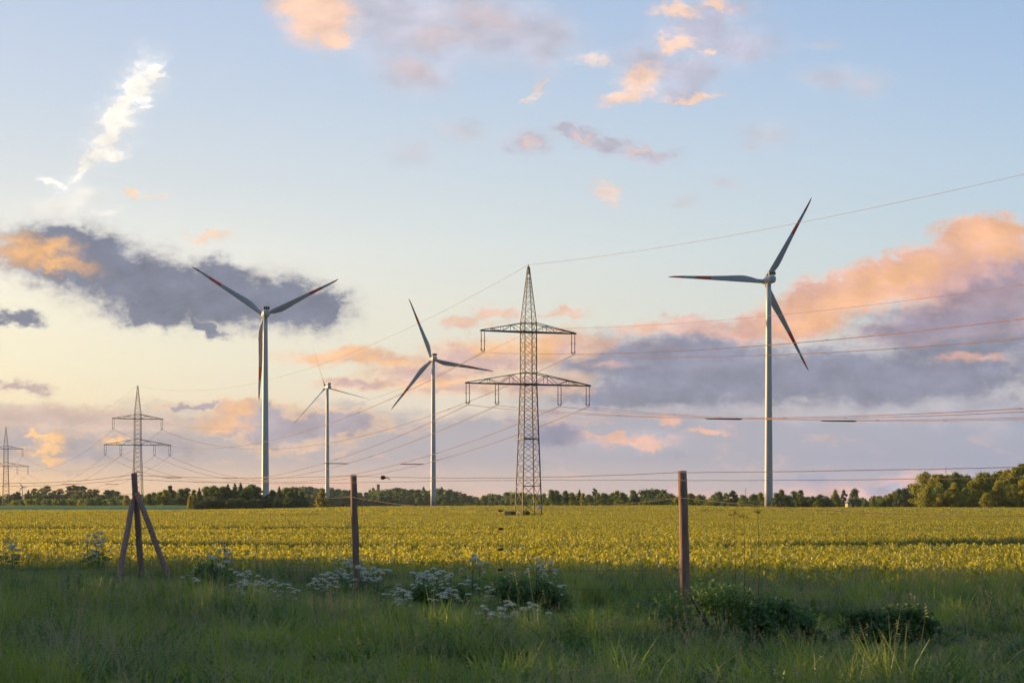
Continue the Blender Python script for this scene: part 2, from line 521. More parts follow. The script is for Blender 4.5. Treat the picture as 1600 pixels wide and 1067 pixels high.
def tag(o, label=None, cat=None, group=None, kind=None):
    if label:
        o['label'] = label
    if cat:
        o['category'] = cat
    if group:
        o['group'] = group
    if kind:
        o['kind'] = kind
    return o


def thing(name, label, cat, loc=(0, 0, 0), rz=0.0, group=None):
    o = bpy.data.objects.new(name, None)
    o.empty_display_size = 0.5
    C.objects.link(o)
    o.location = loc
    o.rotation_euler = (0, 0, rz)
    return tag(o, label, cat, group)


def copy_tree(o, parent=None):
    c = o.copy()
    C.objects.link(c)
    if parent is not None:
        c.parent = parent
    for ch in KIDS(o):
        copy_tree(ch, c)
    return c


def KIDS(o):
    return [ch for ch in o.children]


def quads_mesh(name, V, mats, tone=None, shade=False):
    """V: (n,4,3) array of separate quads -> one mesh with a per-face float attribute 'tone'"""
    n = len(V)
    me = bpy.data.meshes.new(name)
    me.vertices.add(n * 4)
    me.vertices.foreach_set('co', V.reshape(-1).astype(np.float32))
    me.loops.add(n * 4)
    me.loops.foreach_set('vertex_index', np.arange(n * 4, dtype=np.int32))
    me.polygons.add(n)
    me.polygons.foreach_set('loop_start', np.arange(0, n * 4, 4, dtype=np.int32))
    me.polygons.foreach_set('loop_total', np.full(n, 4, dtype=np.int32))
    if tone is not None:
        a = me.attributes.new('tone', 'FLOAT', 'FACE')
        a.data.foreach_set('value', tone.astype(np.float32))
    me.materials.append(mats)
    me.update(calc_edges=True)
    me.validate()
    return me


# ------------------------------------------------------------------ materials
def material(name):
    m = bpy.data.materials.new(name)
    m.use_nodes = True
    t = m.node_tree
    b = t.nodes['Principled BSDF']
    return m, NT(t), b


def plain(name, c1, c2, scale, rough=0.6, metal=0.0, stretch=(1, 1, 1), detail=6.0, bump=0.0, spec=0.5):
    """two base colours mixed by a noise in object space"""
    m, N, b = material(name)
    tc = N.node('ShaderNodeTexCoord')
    v = N.vm('MULTIPLY', tc.outputs['Object'], stretch)
    f = N.noise(v, scale, detail, 0.6)
    N.put(b.inputs['Base Color'], N.mix(N.step(f, 0.35, 0.65), c1 + (1,), c2 + (1,)))
    b.inputs['Roughness'].default_value = rough
    b.inputs['Metallic'].default_value = metal
    b.inputs['Specular IOR Level'].default_value = spec
    if bump:
        bn = N.node('ShaderNodeBump')
        bn.inputs['Strength'].default_value = bump
        bn.inputs['Distance'].default_value = 0.02
        N.put(bn.inputs['Height'], f)
        N.put(b.inputs['Normal'], bn.outputs[0])
    return m


def leafy(name, c_dark, c_mid, c_light, trans=0.45, gloss=0.06, patch=0.0, patch_col=None, tone=True, rand=1.0):
    """leaves: colour by leaf and by plant, part of the light shines through"""
    m, N, b = material(name)
    t = m.node_tree
    t.nodes.remove(b)
    out = t.nodes['Material Output']
    oi = N.node('ShaderNodeObjectInfo')
    if tone:
        at_ = N.node('ShaderNodeAttribute')
        at_.attribute_name = 'tone'
        k = N.m('MULTIPLY_ADD', oi.outputs['Random'], 0.55 * rand, N.m('MULTIPLY', at_.outputs['Fac'], 0.6))
    else:
        k = oi.outputs['Random']
    col = N.ramp(k, [(0.0, c_dark + (1,)), (0.5, c_mid + (1,)), (1.0, c_light + (1,))])
    if patch:
        g = N.node('ShaderNodeNewGeometry')
        f = N.noise(g.outputs['Position'], patch, 3.0, 0.55)
        col = N.mix(N.step(f, 0.45, 0.68, 0.0, 0.8), col, patch_col + (1,))
    d = N.node('ShaderNodeBsdfDiffuse')
    tr = N.node('ShaderNodeBsdfTranslucent')
    N.put(d.inputs[0], col)
    N.put(tr.inputs[0], N.mix(0.5, col, (min(1, c_light[0] * 1.3), min(1, c_light[1] * 1.25), c_light[2], 1)))
    mx = N.node('ShaderNodeMixShader')
    mx.inputs[0].default_value = trans
    t.links.new(d.outputs[0], mx.inputs[1])
    t.links.new(tr.outputs[0], mx.inputs[2])
    last = mx
    if gloss:
        gl = N.node('ShaderNodeBsdfGlossy')
        gl.inputs['Roughness'].default_value = 0.45
        m2 = N.node('ShaderNodeMixShader')
        m2.inputs[0].default_value = gloss
        t.links.new(mx.outputs[0], m2.inputs[1])
        t.links.new(gl.outputs[0], m2.inputs[2])
        last = m2
    t.links.new(last.outputs[0], out.inputs[0])
    return m


M = {}
M['steel'] = plain('weathered_galvanised_steel', (0.10, 0.08, 0.05), (0.17, 0.135, 0.08), 2.2, 0.6, 0.2, (1, 1, 0.4))
M['steel_dark'] = plain('dark_painted_steel', (0.075, 0.07, 0.065), (0.11, 0.10, 0.085), 2.0, 0.6, 0.1)
M['ceramic'] = plain('brown_glazed_insulator', (0.09, 0.05, 0.035), (0.12, 0.07, 0.05), 3.0, 0.25)
M['cable'] = plain('weathered_aluminium_cable', (0.20, 0.105, 0.08), (0.27, 0.15, 0.11), 0.5, 0.55, 0.3)
M['white_plate'] = plain('white_enamel_plate', (0.72, 0.72, 0.70), (0.8, 0.8, 0.78), 3.0, 0.4)
M['concrete'] = plain('pale_concrete', (0.33, 0.31, 0.28), (0.42, 0.40, 0.36), 3.0, 0.85)
M['wood'] = plain('weathered_post_wood', (0.26, 0.14, 0.10), (0.38, 0.23, 0.17), 9.0, 0.8, 0.0, (3, 3, 0.25), 8.0, 0.5, 0.25)
M['wire'] = plain('rusty_fence_wire', (0.12, 0.06, 0.04), (0.18, 0.10, 0.065), 5.0, 0.6, 0.3)
M['wire_grey'] = plain('galvanised_fence_wire', (0.13, 0.11, 0.08), (0.19, 0.16, 0.11), 5.0, 0.7, 0.0)
M['wire_thin'] = plain('dull_netting_wire', (0.045, 0.038, 0.03), (0.07, 0.06, 0.045), 5.0, 0.7, 0.0)
M['clip'] = plain('rust_red_clip', (0.14, 0.03, 0.02), (0.2, 0.05, 0.03), 20.0, 0.6)
M['tower'] = plain('white_turbine_paint', (0.46, 0.46, 0.465), (0.52, 0.52, 0.52), 0.25, 0.42, 0.0, (1, 1, 0.15))
M['cooler'] = plain('dark_cooler_grille', (0.02, 0.02, 0.022), (0.035, 0.035, 0.04), 4.0, 0.5)
M['brick'] = plain('brown_chimney_brick', (0.16, 0.08, 0.06), (0.22, 0.12, 0.09), 1.5, 0.85)
M['yellow'] = plain('yellow_painted_boards', (0.75, 0.50, 0.12), (0.8, 0.58, 0.18), 2.0, 0.7)
M['roofing'] = plain('brown_roof_sheet', (0.14, 0.09, 0.06), (0.18, 0.12, 0.08), 2.0, 0.8)
M['bark'] = plain('tree_bark', (0.07, 0.05, 0.038), (0.12, 0.09, 0.07), 3.0, 0.9, 0, (3, 3, 0.5))
M['straw'] = plain('tan_straw_bale', (0.38, 0.26, 0.13), (0.48, 0.34, 0.18), 6.0, 0.9)


def blade_material():
    m, N, b = material('turbine_blade_paint')
    tc = N.node('ShaderNodeTexCoord')
    x, y, z = N.sep(tc.outputs['Object'])
    f = N.m('DIVIDE', z, 46.6)
    a = N.m('MULTIPLY', N.m('GREATER_THAN', f, 0.575), N.m('LESS_THAN', f, 0.735))
    c = N.m('GREATER_THAN', f, 0.865)
    red = N.m('ADD', a, c, clamp=True)
    dirt = N.noise(N.vm('MULTIPLY', tc.outputs['Object'], (1, 1, 0.1)), 1.2, 4.0)
    white = N.mix(dirt, (0.29, 0.30, 0.33, 1), (0.36, 0.37, 0.39, 1))
    N.put(b.inputs['Base Color'], N.mix(red, white, (0.58, 0.05, 0.025, 1)))
    b.inputs['Roughness'].default_value = 0.4
    return m


M['blade'] = blade_material()

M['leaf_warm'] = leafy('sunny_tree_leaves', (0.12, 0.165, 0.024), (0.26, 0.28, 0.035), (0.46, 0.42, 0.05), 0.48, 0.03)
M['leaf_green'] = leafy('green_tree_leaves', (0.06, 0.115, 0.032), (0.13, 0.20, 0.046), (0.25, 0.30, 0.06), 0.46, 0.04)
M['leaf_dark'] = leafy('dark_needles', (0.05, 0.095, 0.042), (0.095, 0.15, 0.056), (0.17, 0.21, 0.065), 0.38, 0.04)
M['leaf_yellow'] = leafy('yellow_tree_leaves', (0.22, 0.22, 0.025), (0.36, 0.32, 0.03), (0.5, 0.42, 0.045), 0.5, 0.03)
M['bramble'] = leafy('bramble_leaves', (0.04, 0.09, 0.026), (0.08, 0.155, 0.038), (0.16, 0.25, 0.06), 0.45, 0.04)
M['grass'] = leafy('meadow_grass_blades', (0.06, 0.12, 0.024), (0.20, 0.285, 0.044), (0.40, 0.44, 0.078), 0.5, 0.05, 0.45, (0.32, 0.42, 0.06))
M['seed'] = leafy('dry_seed_grass', (0.18, 0.19, 0.08), (0.30, 0.27, 0.14), (0.45, 0.37, 0.22), 0.45, 0.03)
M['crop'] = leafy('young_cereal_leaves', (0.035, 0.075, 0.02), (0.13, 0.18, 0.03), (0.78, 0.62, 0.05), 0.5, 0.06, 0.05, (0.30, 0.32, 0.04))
M['thin'] = leafy('painted_shade_cereal', (0.016, 0.042, 0.016), (0.028, 0.062, 0.022), (0.045, 0.085, 0.026), 0.25, 0.03)  # dark green stands in for the shade lying in the field's hollows
M['herb'] = leafy('herb_leaves', (0.06, 0.125, 0.036), (0.11, 0.20, 0.05), (0.18, 0.28, 0.07), 0.45, 0.05)
M['petal'] = plain('white_flower_petals', (0.88, 0.83, 0.64), (0.94, 0.90, 0.74), 60.0, 0.8)
M['stem'] = plain('green_flower_stem', (0.06, 0.09, 0.025), (0.09, 0.11, 0.035), 20.0, 0.7)
M['dock'] = plain('brown_dock_seeds', (0.10, 0.05, 0.02), (0.15, 0.08, 0.03), 30.0, 0.9)


# ------------------------------------------------------------------ ground
FA, FB = Vector((-8.75, 47.0)), Vector((2.6, 30.0))       # the fence line on the plan
FD = (FB - FA).normalized()
FN = Vector((-FD.y, FD.x))                                 # away from the camera


def beyond(X, Y):
    """signed distance behind the fence line"""
    return (np.asarray(X) - FA.x) * FN.x + (np.asarray(Y) - FA.y) * FN.y


def ground_material():
    m, N, b = material('field_ground')
    g = N.node('ShaderNodeNewGeometry')
    p = g.outputs['Position']
    x, y, z = N.sep(p)
    d = N.m('ADD', N.m('MULTIPLY', N.m('SUBTRACT', x, FA.x), FN.x), N.m('MULTIPLY', N.m('SUBTRACT', y, FA.y), FN.y))
    soil = N.mix(N.step(N.noise(p, 2.0, 8.0, 0.65), 0.35, 0.65), (0.030, 0.034, 0.012, 1), (0.055, 0.058, 0.020, 1))
    fine = N.noise(N.vm('MULTIPLY', p, (1.0, 0.4, 1.0)), 0.9, 8.0, 0.7)
    crop = N.mix(N.step(fine, 0.35, 0.68), (0.030, 0.045, 0.014, 1), (0.075, 0.085, 0.02, 1))
    meadow = N.mix(N.step(N.noise(p, 0.05, 6.0, 0.6), 0.35, 0.65), (0.035, 0.055, 0.015, 1), (0.07, 0.085, 0.02, 1))
    c = N.mix(N.step(d, 1.5, 9.0), soil, crop)
    c = N.mix(N.step(y, 880, 960), c, meadow)
    N.put(b.inputs['Base Color'], c)
    b.inputs['Roughness'].default_value = 0.95
    b.inputs['Specular IOR Level'].default_value = 0.1
    return m


def build_ground():
    ys = np.concatenate([np.linspace(-150, 0, 6)[:-1], np.linspace(0, 60, 31)[:-1], np.linspace(60, 420, 46)[:-1],
                         np.linspace(420, 900, 49)[:-1], np.geomspace(900, 4700, 14)])
    us = np.concatenate([np.linspace(-1, -0.3, 10)[:-1], np.linspace(-0.3, 0.3, 61)[:-1], np.linspace(0.3, 1, 10)])
    V = []
    for y in ys:
        half = max(150.0, y * 1.1 + 150)
        for u in us:
            X = u * half
            V.append((X, y, float(gz(X, y))))
    n = len(us)
    Fc = [(i * n + k, i * n + k + 1, (i + 1) * n + k + 1, (i + 1) * n + k) for i in range(len(ys) - 1) for k in range(n - 1)]
    me = bpy.data.meshes.new('ground')
    me.from_pydata(V, [], Fc)
    me.materials.append(ground_material())
    me.polygons.foreach_set('use_smooth', [True] * len(Fc))
    o = link('ground', me)
    tag(o, kind='structure')


build_ground()


def build_bank():
    """low grassy dike behind the left part of the field"""
    m, N, b = material('bank_grass')
    g = N.node('ShaderNodeNewGeometry')
    f = N.noise(N.vm('MULTIPLY', g.outputs['Position'], (0.3, 1.0, 1.5)), 0.5, 6.0, 0.65)
    N.put(b.inputs['Base Color'], N.mix(N.step(f, 0.35, 0.65), (0.12, 0.21, 0.035, 1), (0.19, 0.28, 0.045, 1)))
    b.inputs['Roughness'].default_value = 0.95
    mb = MB()
    D = 905.0
    xs = np.linspace(-420, -118, 60)
    rings = []
    rnd = random.Random(5)
    for i, X in enumerate(xs):
        h = zrow(789.5, D) + 0.08 * math.sin(X * 0.11) + rnd.uniform(-0.05, 0.05)
        taper = min(1.0, (xs[-1] - X) / 12.0)
        h = gz(X, D) + (h - gz(X, D)) * max(taper, 0.02)
        rings.append([Vector((X, D - 22, 0.2)), Vector((X, D - 18, gz(X, D - 18) + 0.05)), Vector((X, D - 8, gz(X, D) * 0.45 + h * 0.55)), Vector((X, D, h)),
                      Vector((X, D + 5, h)), Vector((X, D + 22, 0.2))])
    mb.loft(rings, smooth=True)
    o = mb.obj('green_bank', m)
    tag(o, kind='structure')


build_bank()


# ------------------------------------------------------------------ wind turbines
def circle(c, r, n, axis='Z', sq=1.0):
    out = []
    for k in range(n):
        t = 2 * math.pi * k / n
        if axis == 'Z':
            out.append(Vector((c[0] + r * math.cos(t), c[1] + r * math.sin(t), c[2])))
        else:                                        # ring across Y
            ct, st = math.cos(t), math.sin(t)
            e = 2 / sq
            out.append(Vector((c[0] + r * math.copysign(abs(ct) ** e, ct), c[1], c[2] + r * math.copysign(abs(st) ** e, st))))
    return out


def blade_mesh(L, slim=1.0, pitch=0.0):
    """blade along +Z, rotor axis -Y (windward), trailing edge towards -X"""
    st = [(0.0, 2.1, 1.0, 0), (0.03, 2.05, 1.0, 0), (0.06, 2.1, 0.85, 10), (0.12, 2.9, 0.5, 14), (0.19, 3.45, 0.30, 13), (0.26, 3.3, 0.24, 11), (0.40, 2.6, 0.2, 8),
          (0.55, 2.0, 0.18, 5), (0.70, 1.55, 0.17, 3), (0.85, 1.15, 0.16, 1), (0.95, 0.75, 0.15, 0), (0.99, 0.35, 0.15, 0), (1.0, 0.08, 0.2, 0)]
    rings = []
    for f, ch, th, tw in st:
        round_ = max(0.0, min(1.0, (0.14 - f) / 0.12))
        c = ch if f < 0.06 else ch * (slim + (1 - slim) * round_)
        le = 1.02 * (1 - f) * 0.95 + 0.12
        if f < 0.06:
            le = c / 2
        ring = []
        for k in range(14):
            t = 2 * math.pi * k / 14
            x = math.cos(t) * c / 2
            y = math.sin(t) * c * th / 2 * (1.0 if round_ > 0.9 else (0.6 + 0.4 * math.cos(t)))
            x = x - c / 2 + le
            a = R(tw + pitch)
            ring.append(Vector((x * math.cos(a) - y * math.sin(a), x * math.sin(a) + y * math.cos(a) - 1.6 * f * f, f * L)))
        rings.append(ring)
    mb = MB()
    mb.loft(rings)
    return mb.mesh('blade', M['blade'])


def turbine(px, hub_py, base_py, tip_len_px, ang0, label, slim=1.0, pitch=0.0, L=46.0, yaw=15.0, grow=1.0):
    D = L * F / tip_len_px
    L *= grow
    X = (px - 800) / F * D
    z0 = float(gz(X, D)) if base_py is None else zrow(base_py, D) - 0.2
    hub = zrow(hub_py, D)
    t = thing('wind_turbine', label, 'wind turbine', (X, D, z0), 0, 'wind turbines standing beyond the field')
    H = hub - z0
    mb = MB()
    rings = []
    for i in range(13):
        f = i / 12
        rings.append(circle((0, 0, f * (H - 1.9)), 2.05 * (1 - f) + 1.22 * f, 32))
    mb.loft(rings)
    for f in (0.3, 0.62):
        r = (2.05 * (1 - f) + 1.22 * f)
        mb.loft([circle((0, 0, f * H - 0.09), r + 0.02, 32), circle((0, 0, f * H + 0.09), r + 0.02, 32)], caps=False)
    mb.obj('tower', M['tower'], t)
    # a door at the foot
    mb = MB()
    mb.box((0.4, -2.02, 2.2), (0.9, 0.2, 2.1))
    mb.obj('door', M['steel'], t)
    # nacelle: axis along local Y, rotor on the far (+Y) side, turned by yaw
    head = Matrix.Translation((0, 0, H)) @ Matrix.Rotation(R(yaw), 4, 'Z')
    mb = MB()
    rings = []
    for y, r, s in ((-5.6, 1.2, 2.4), (-5.4, 1.62, 2.6), (-4.6, 1.85, 2.8), (-2, 1.95, 2.8), (1.5, 1.9, 2.7), (3.2, 1.65, 2.3), (3.7, 1.5, 2.1)):
        rings.append([head @ p for p in circle((0, y, 0.1), r, 28, 'Y', s)])
    mb.loft(rings)
    nac = mb.obj('nacelle', M['tower'], t)
    mb = MB()
    for x in (-1.08, 0, 1.08):
        vs = MB()
        vs.box((x, -4.4, 2.85), (1.0, 0.5, 1.5))
        mb.add([head @ Vector(v) for v in vs.v], vs.f)
    cool = mb.obj('cooler', M['cooler'], nac)
    mb = MB()
    for c, s in (((0, -4.4, 3.68), (3.5, 0.62, 0.14)), ((-1.68, -4.4, 2.85), (0.13, 0.62, 1.55)), ((1.68, -4.4, 2.85), (0.13, 0.62, 1.55)), ((-0.54, -4.4, 2.85), (0.09, 0.56, 1.5)), ((0.54, -4.4, 2.85), (0.09, 0.56, 1.5))):
        vs = MB()
        vs.box(c, s)
        mb.add([head @ Vector(v) for v in vs.v], vs.f)
    mb.tube([head @ Vector((-0.9, -4.4, 3.7)), head @ Vector((-0.9, -4.4, 4.7))], 0.05, 6)
    mb.tube([head @ Vector((0.9, -4.4, 3.7)), head @ Vector((0.9, -4.4, 4.5))], 0.05, 6)
    mb.obj('cooler_frame', M['tower'], nac)
    mb = MB()
    rings = []
    for y, r in ((3.72, 1.45), (4.2, 1.6), (5.6, 1.6), (6.3, 1.35), (6.9, 0.9), (7.25, 0.4), (7.35, 0.06)):
        rings.append([head @ p for p in circle((0, y, 0), r, 28, 'Y', 2.0)])
    mb.loft(rings)
    mb.obj('spinner', M['tower'], t)
    me = blade_mesh(L - 1.0, slim, pitch)
    for k in range(3):
        b = link('blade', me, t)
        # angle seen from behind (camera side), counter-clockwise from the right
        phi = R(ang0 + 120 * k)
        Rm = Matrix.Rotation(-(phi - math.pi / 2), 4, 'Y') @ Matrix.Translation((0, 0, 1.0)) @ Matrix.Scale(-1, 4, (1, 0, 0)) @ Matrix.Scale(-1, 4, (0, 1, 0))
        b.matrix_local = head @ Matrix.Translation((0, 4.9, 0)) @ Rm
    return t


turbine(1201, 438, None, 148, -61, 'nearest and tallest-looking wind turbine, right of the big pylon, one blade pointing level left', grow=1.07)
turbine(414.5, 491, None, 134, 27, 'wind turbine at the left with one red-banded blade hanging straight down behind its tower')
turbine(677, 561, 790.5, 98, -9, 'wind turbine between the two large pylons with red-banded blades and a sunlit spinner', grow=1.04)
turbine(511.5, 605, 790.5, 78, -12, 'slim plain wind turbine with thin blades beside the lone yellow tree', slim=0.42, pitch=55, yaw=28)
tt = turbine(34.5, 761, 795, 8.6, 0, 'tiny far-off wind turbine low over the wood beside the left edge pylon', slim=0.8, L=12.0)


# ------------------------------------------------------------------ pylons
LINE = Vector((-153.7, 400.0, 0)).normalized()
ARM = Vector((LINE.y, -LINE.x, 0))                     # along the arms, to the right


def pylon_parts(parent):
    """local frame: x along the arms, y along the line"""
    def side(z):
        return float(np.interp(z, [0, 27.0, 39.0, 50.3], [4.15, 2.55, 2.5, 0.32]))
    mb = MB()

    def corner(k, z):
        s = side(z) / 2
        sx, sy = ((-1, -1), (1, -1), (1, 1), (-1, 1))[k]
        return Vector((sx * s, sy * s, z))
    lev = [0.0, 2.9, 6.3]
    while lev[-1] < 26.5:
        lev.append(lev[-1] + side(lev[-1]) * 0.62)
    lev[-1] = 26.8
    while lev[-1] < 38.4:
        lev.append(lev[-1] + 1.74)
    lev[-1] = 39.0
    while lev[-1] < 49.0:
        lev.append(lev[-1] + max(0.8, side(lev[-1]) * 0.72))
    lev[-1] = 50.3
    for k in range(4):
        for a, b in zip(lev[:-1], lev[1:]):
            w = 0.20 if a < 26 else (0.17 if a < 38 else 0.12)
            mb.bar(corner(k, a), corner(k, b + 0.02), w)
    for i, (a, b) in enumerate(zip(lev[:-1], lev[1:])):
        w = 0.075 if a < 38 else 0.06
        for k in range(4):
            j = (k + 1) % 4
            if i < 2:
                # wide single diagonals at the foot
                mb.bar(corner(k, b if i % 2 else b), corner(j, a), 0.10)
                if k % 2:
                    mb.bar(corner(k, a), corner(j, b), 0.07)
            else:
                mb.bar(corner(k, a), corner(j, b), w)
                mb.bar(corner(j, a), corner(k, b), w)
    for z in (6.3, 15.8, 26.8, 29.0, 37.2, 39.0):
        for k in range(4):
            mb.bar(corner(k, z), corner((k + 1) % 4, z), 0.14 if z != 15.8 else 0.2)
    mb.bar((0, 0, 50.1), (0, 0, 50.75), 0.16)
    o = mb.obj('mast', M['steel'], parent)
    for k in range(4):
        f = MB()
        c = corner(k, 0)
        f.box((c.x, c.y, 0.05), (0.8, 0.8, 0.7), bev=0.04)
        f.obj('footing', M['concrete'], parent)

    def arm(zb, zt, half, yb):
        mb = MB()
        for s in (-1, 1):
            tip = Vector((s * half, 0, zb))
            sb = side(zb) / 2
            stp = side(zt) / 2
            for q in (-1, 1):
                lo0 = Vector((s * sb, q * sb, zb))
                hi0 = Vector((s * stp, q * stp, zt))
                lo1 = tip + Vector((0, q * 0.18, 0))
                mb.bar(lo0, lo1, 0.22)
                mb.bar(hi0, lo1 + Vector((0, 0, 0.12)), 0.15)
                n = 5 if half > 11 else 4
                for i in range(1, n):
                    f = i / n
                    L_ = lo0.lerp(lo1, f)
                    U_ = hi0.lerp(lo1, f)
                    if i % 2 or n == 4:
                        mb.bar(L_, U_, 0.08)
                    Lp = lo0.lerp(lo1, (i - 1) / n)
                    if i % 2 == 0:
                        mb.bar(L_, hi0.lerp(lo1, (i - 1) / n), 0.09)
                    else:
                        mb.bar(Lp if i > 1 else lo0, U_, 0.09)
            n = 7
            for i in range(n):
                f, g = i / n, (i + 1) / n
                A = Vector((s * sb, -sb, zb)).lerp(tip + Vector((0, -0.18, 0)), f)
                B = Vector((s * sb, sb, zb)).lerp(tip + Vector((0, 0.18, 0)), g)
                A2 = Vector((s * sb, sb, zb)).lerp(tip + Vector((0, 0.18, 0)), f)
                mb.bar(A, B, 0.08)
                mb.bar(A, A2, 0.09)
            mb.bar(tip + Vector((0, -0.3, 0)), tip + Vector((0, 0.3, 0)), 0.3)
        mb.bar((-side(zb) / 2, -side(zb) / 2, zb), (side(zb) / 2, -side(zb) / 2, zb), 0.24)
        mb.bar((-side(zb) / 2, side(zb) / 2, zb), (side(zb) / 2, side(zb) / 2, zb), 0.24)
        return mb.obj('crossarm', M['steel_dark'], parent)
    arm(37.2, 39.0, 10.2, 0)
    arm(26.7, 29.0, 13.4, 0)
    # insulators: two strings of sheds and a yoke, one such pair per cable
    mb = MB()
    for s in (-1, 1):
        x = s * 0.34
        pts, rad = [], []
        mb.tube([(x, 0, 0.05), (x, 0, -3.85)], 0.055, 8)
        for i in range(22):
            z = -0.35 - i * 0.15
            mb.loft([circle((x, 0, z - 0.03), 0.14, 10), circle((x, 0, z + 0.02), 0.07, 10)])
        for z in (-1.9, -3.6):
            mb.loft([circle((x, 0, z - 0.04), 0.24, 10), circle((x, 0, z + 0.04), 0.24, 10)])
    ins = mb.mesh('insulator', M['ceramic'])
    yk = MB()
    yk.bar((-0.46, 0, -3.86), (0.46, 0, -3.86), 0.14)
    for s in (-0.2, 0.2):
        yk.bar((s, 0, -3.86), (s, 0, -4.2), 0.08)
        yk.bar((s, -0.35, -4.2), (s, 0.35, -4.2), 0.1)
    ykm = yk.mesh('yoke', M['steel_dark'])
    for x, z in PHASES:
        i_ = link('insulator', ins, parent, (x, 0, z))
        link('yoke', ykm, i_)


PHASES = [(-9.75, 37.1), (9.75, 37.1), (-12.95, 26.6), (-6.75, 26.6), (6.75, 26.6), (12.95, 26.6)]
PY = [Vector((3.3, 400.0, 0)), Vector((-150.4, 800.0, 0)), Vector((-305.0, 1200.0, 0))]
rz = math.atan2(ARM.y, ARM.x)
PBASE = []
for p in PY:
    p.z = float(gz(p.x, p.y))
p1 = thing('lattice_pylon', 'large steel lattice pylon with two crossarms standing nearest in the yellow field', 'electricity pylon', PY[0], rz, 'pylons of the overhead line')
pylon_parts(p1)
mb = MB()
mb.box((1.6, -2.2, 2.1), (0.75, 0.06, 0.75), bev=0.01)
p2 = copy_tree(p1)
p2.location = (PY[1].x, PY[1].y, PY[1].z)
p2['label'] = 'second steel lattice pylon, half as tall, rising behind the braced fence post'
p3 = copy_tree(p1)
p3.location = (PY[2].x, PY[2].y, PY[2].z)
p3['label'] = 'farthest steel lattice pylon, cut by the left edge above the wood'
mb.obj('warning_plate', M['white_plate'], p1)

PTS = [Vector((157.0, 0.0, 0.0))] + PY + [Vector((-459.0, 1600.0, 0.6))]
SPANN = ['running off the right edge', 'strung between nearest and second pylon', 'strung between second and farthest pylon', 'running off the left edge']
PHN = ['upper arm left end', 'upper arm right end', 'lower arm outer left', 'lower arm inner left', 'lower arm inner right', 'lower arm outer right']


def sagline(a, b, sag, n=44):
    return [a.lerp(b, i / n) - Vector((0, 0, 4 * sag * (i / n) * (1 - i / n))) for i in range(n + 1)]


def cable_pt(i, x, z, sag, f):
    a = PTS[i] + ARM * x + Vector((0, 0, z))
    b = PTS[i + 1] + ARM * x + Vector((0, 0, z))
    return a.lerp(b, f) - Vector((0, 0, 4 * sag * f * (1 - f)))


SAG = [9.6, 12.8, 12.6, 12.6]
EWS = [8.3, 10.5, 10.5, 10.5]
for i in range(4):
    a, b = PTS[i], PTS[i + 1]
    up = Vector((0, 0, 50.7))
    mb = MB()
    mb.tube(sagline(a + up, b + up, EWS[i]), 0.028, 5)
    tag(mb.obj('earth_wire', M['cable']), 'thin wire from the pylon tops, ' + SPANN[i], 'power cable', 'cables of the overhead line')
    mb = MB()
    off = ARM * 1.3 + Vector((0, 0, 37.9))
    mb.tube(sagline(a + off, b + off, EWS[i] + 0.6), 0.026, 5)
    tag(mb.obj('signal_cable', M['cable']), 'lone thin cable level with upper crossarm, ' + SPANN[i], 'power cable', 'cables of the overhead line')
    for j, (x, z) in enumerate(PHASES):
        zc = z - 4.22
        L = (b - a).length
        mb = MB()
        for s in (-0.2, 0.2):
            o_ = ARM * (x + s) + Vector((0, 0, zc))
            mb.tube(sagline(a + o_, b + o_, SAG[i]), 0.034 if i < 2 else 0.03, 5)
        w = mb.obj('power_cable', M['cable'])
        tag(w, 'twin cable, %s, %s' % (PHN[j], SPANN[i]), 'power cable', 'cables of the overhead line')
        # bundle spacers
        n = 6
        for k in range(1, n):
            f = (k + 0.35 * math.sin(j * 2.1 + k * 1.7) * 0.6 + (j % 3) * 0.2) / n
            c = cable_pt(i, x, zc, SAG[i], f)
            sp = MB()
            sp.bar(c - ARM * 0.26, c + ARM * 0.26, 0.08, 0.12)
            sp.obj('spacer', M['steel_dark'], w)
# bars that hold neighbouring lower cables apart
for i, f, nm in ((0, 0.755, 'right of the nearest pylon'), (1, 0.245, 'left of the nearest pylon'), (1, 0.72, 'right of the second pylon'), (2, 0.27, 'left of the second pylon')):
    for xa, xb, sd in ((-12.95, -6.75, 'left'), (6.75, 12.95, 'right')):
        ff = (1 - f) if i == 0 else f
        ff = f
        A = cable_pt(i, xa, 26.6 - 4.3, SAG[i], ff)
        B = cable_pt(i, xb, 26.6 - 4.3, SAG[i], ff)
        mb = MB()
        mb.tube([A, A.lerp(B, 0.08), A.lerp(B, 0.92), B], [0.05, 0.11, 0.11, 0.05], 8)
        tag(mb.obj('cable_spreader', M['steel_dark']), 'dark level bar spreading the lower %s-hand cables %s' % (sd, nm), 'cable spreader', 'bars between the lower cables')

# blocks at the foot of the nearest pylon
for px, w, lab in ((793.5, 1.3, 'pale tan block on the field at the foot of the nearest pylon'), (802, 0.95, 'darker brown block between pale block and pylon leg')):
    p = at(px, 397)
    mb = MB()
    mb.box((0, 0, 0.65), (w, 1.0, 1.3), bev=0.08)
    o = mb.obj('field_block', M['straw'] if w > 1 else M['roofing'], None, p)
    tag(o, lab, 'block')

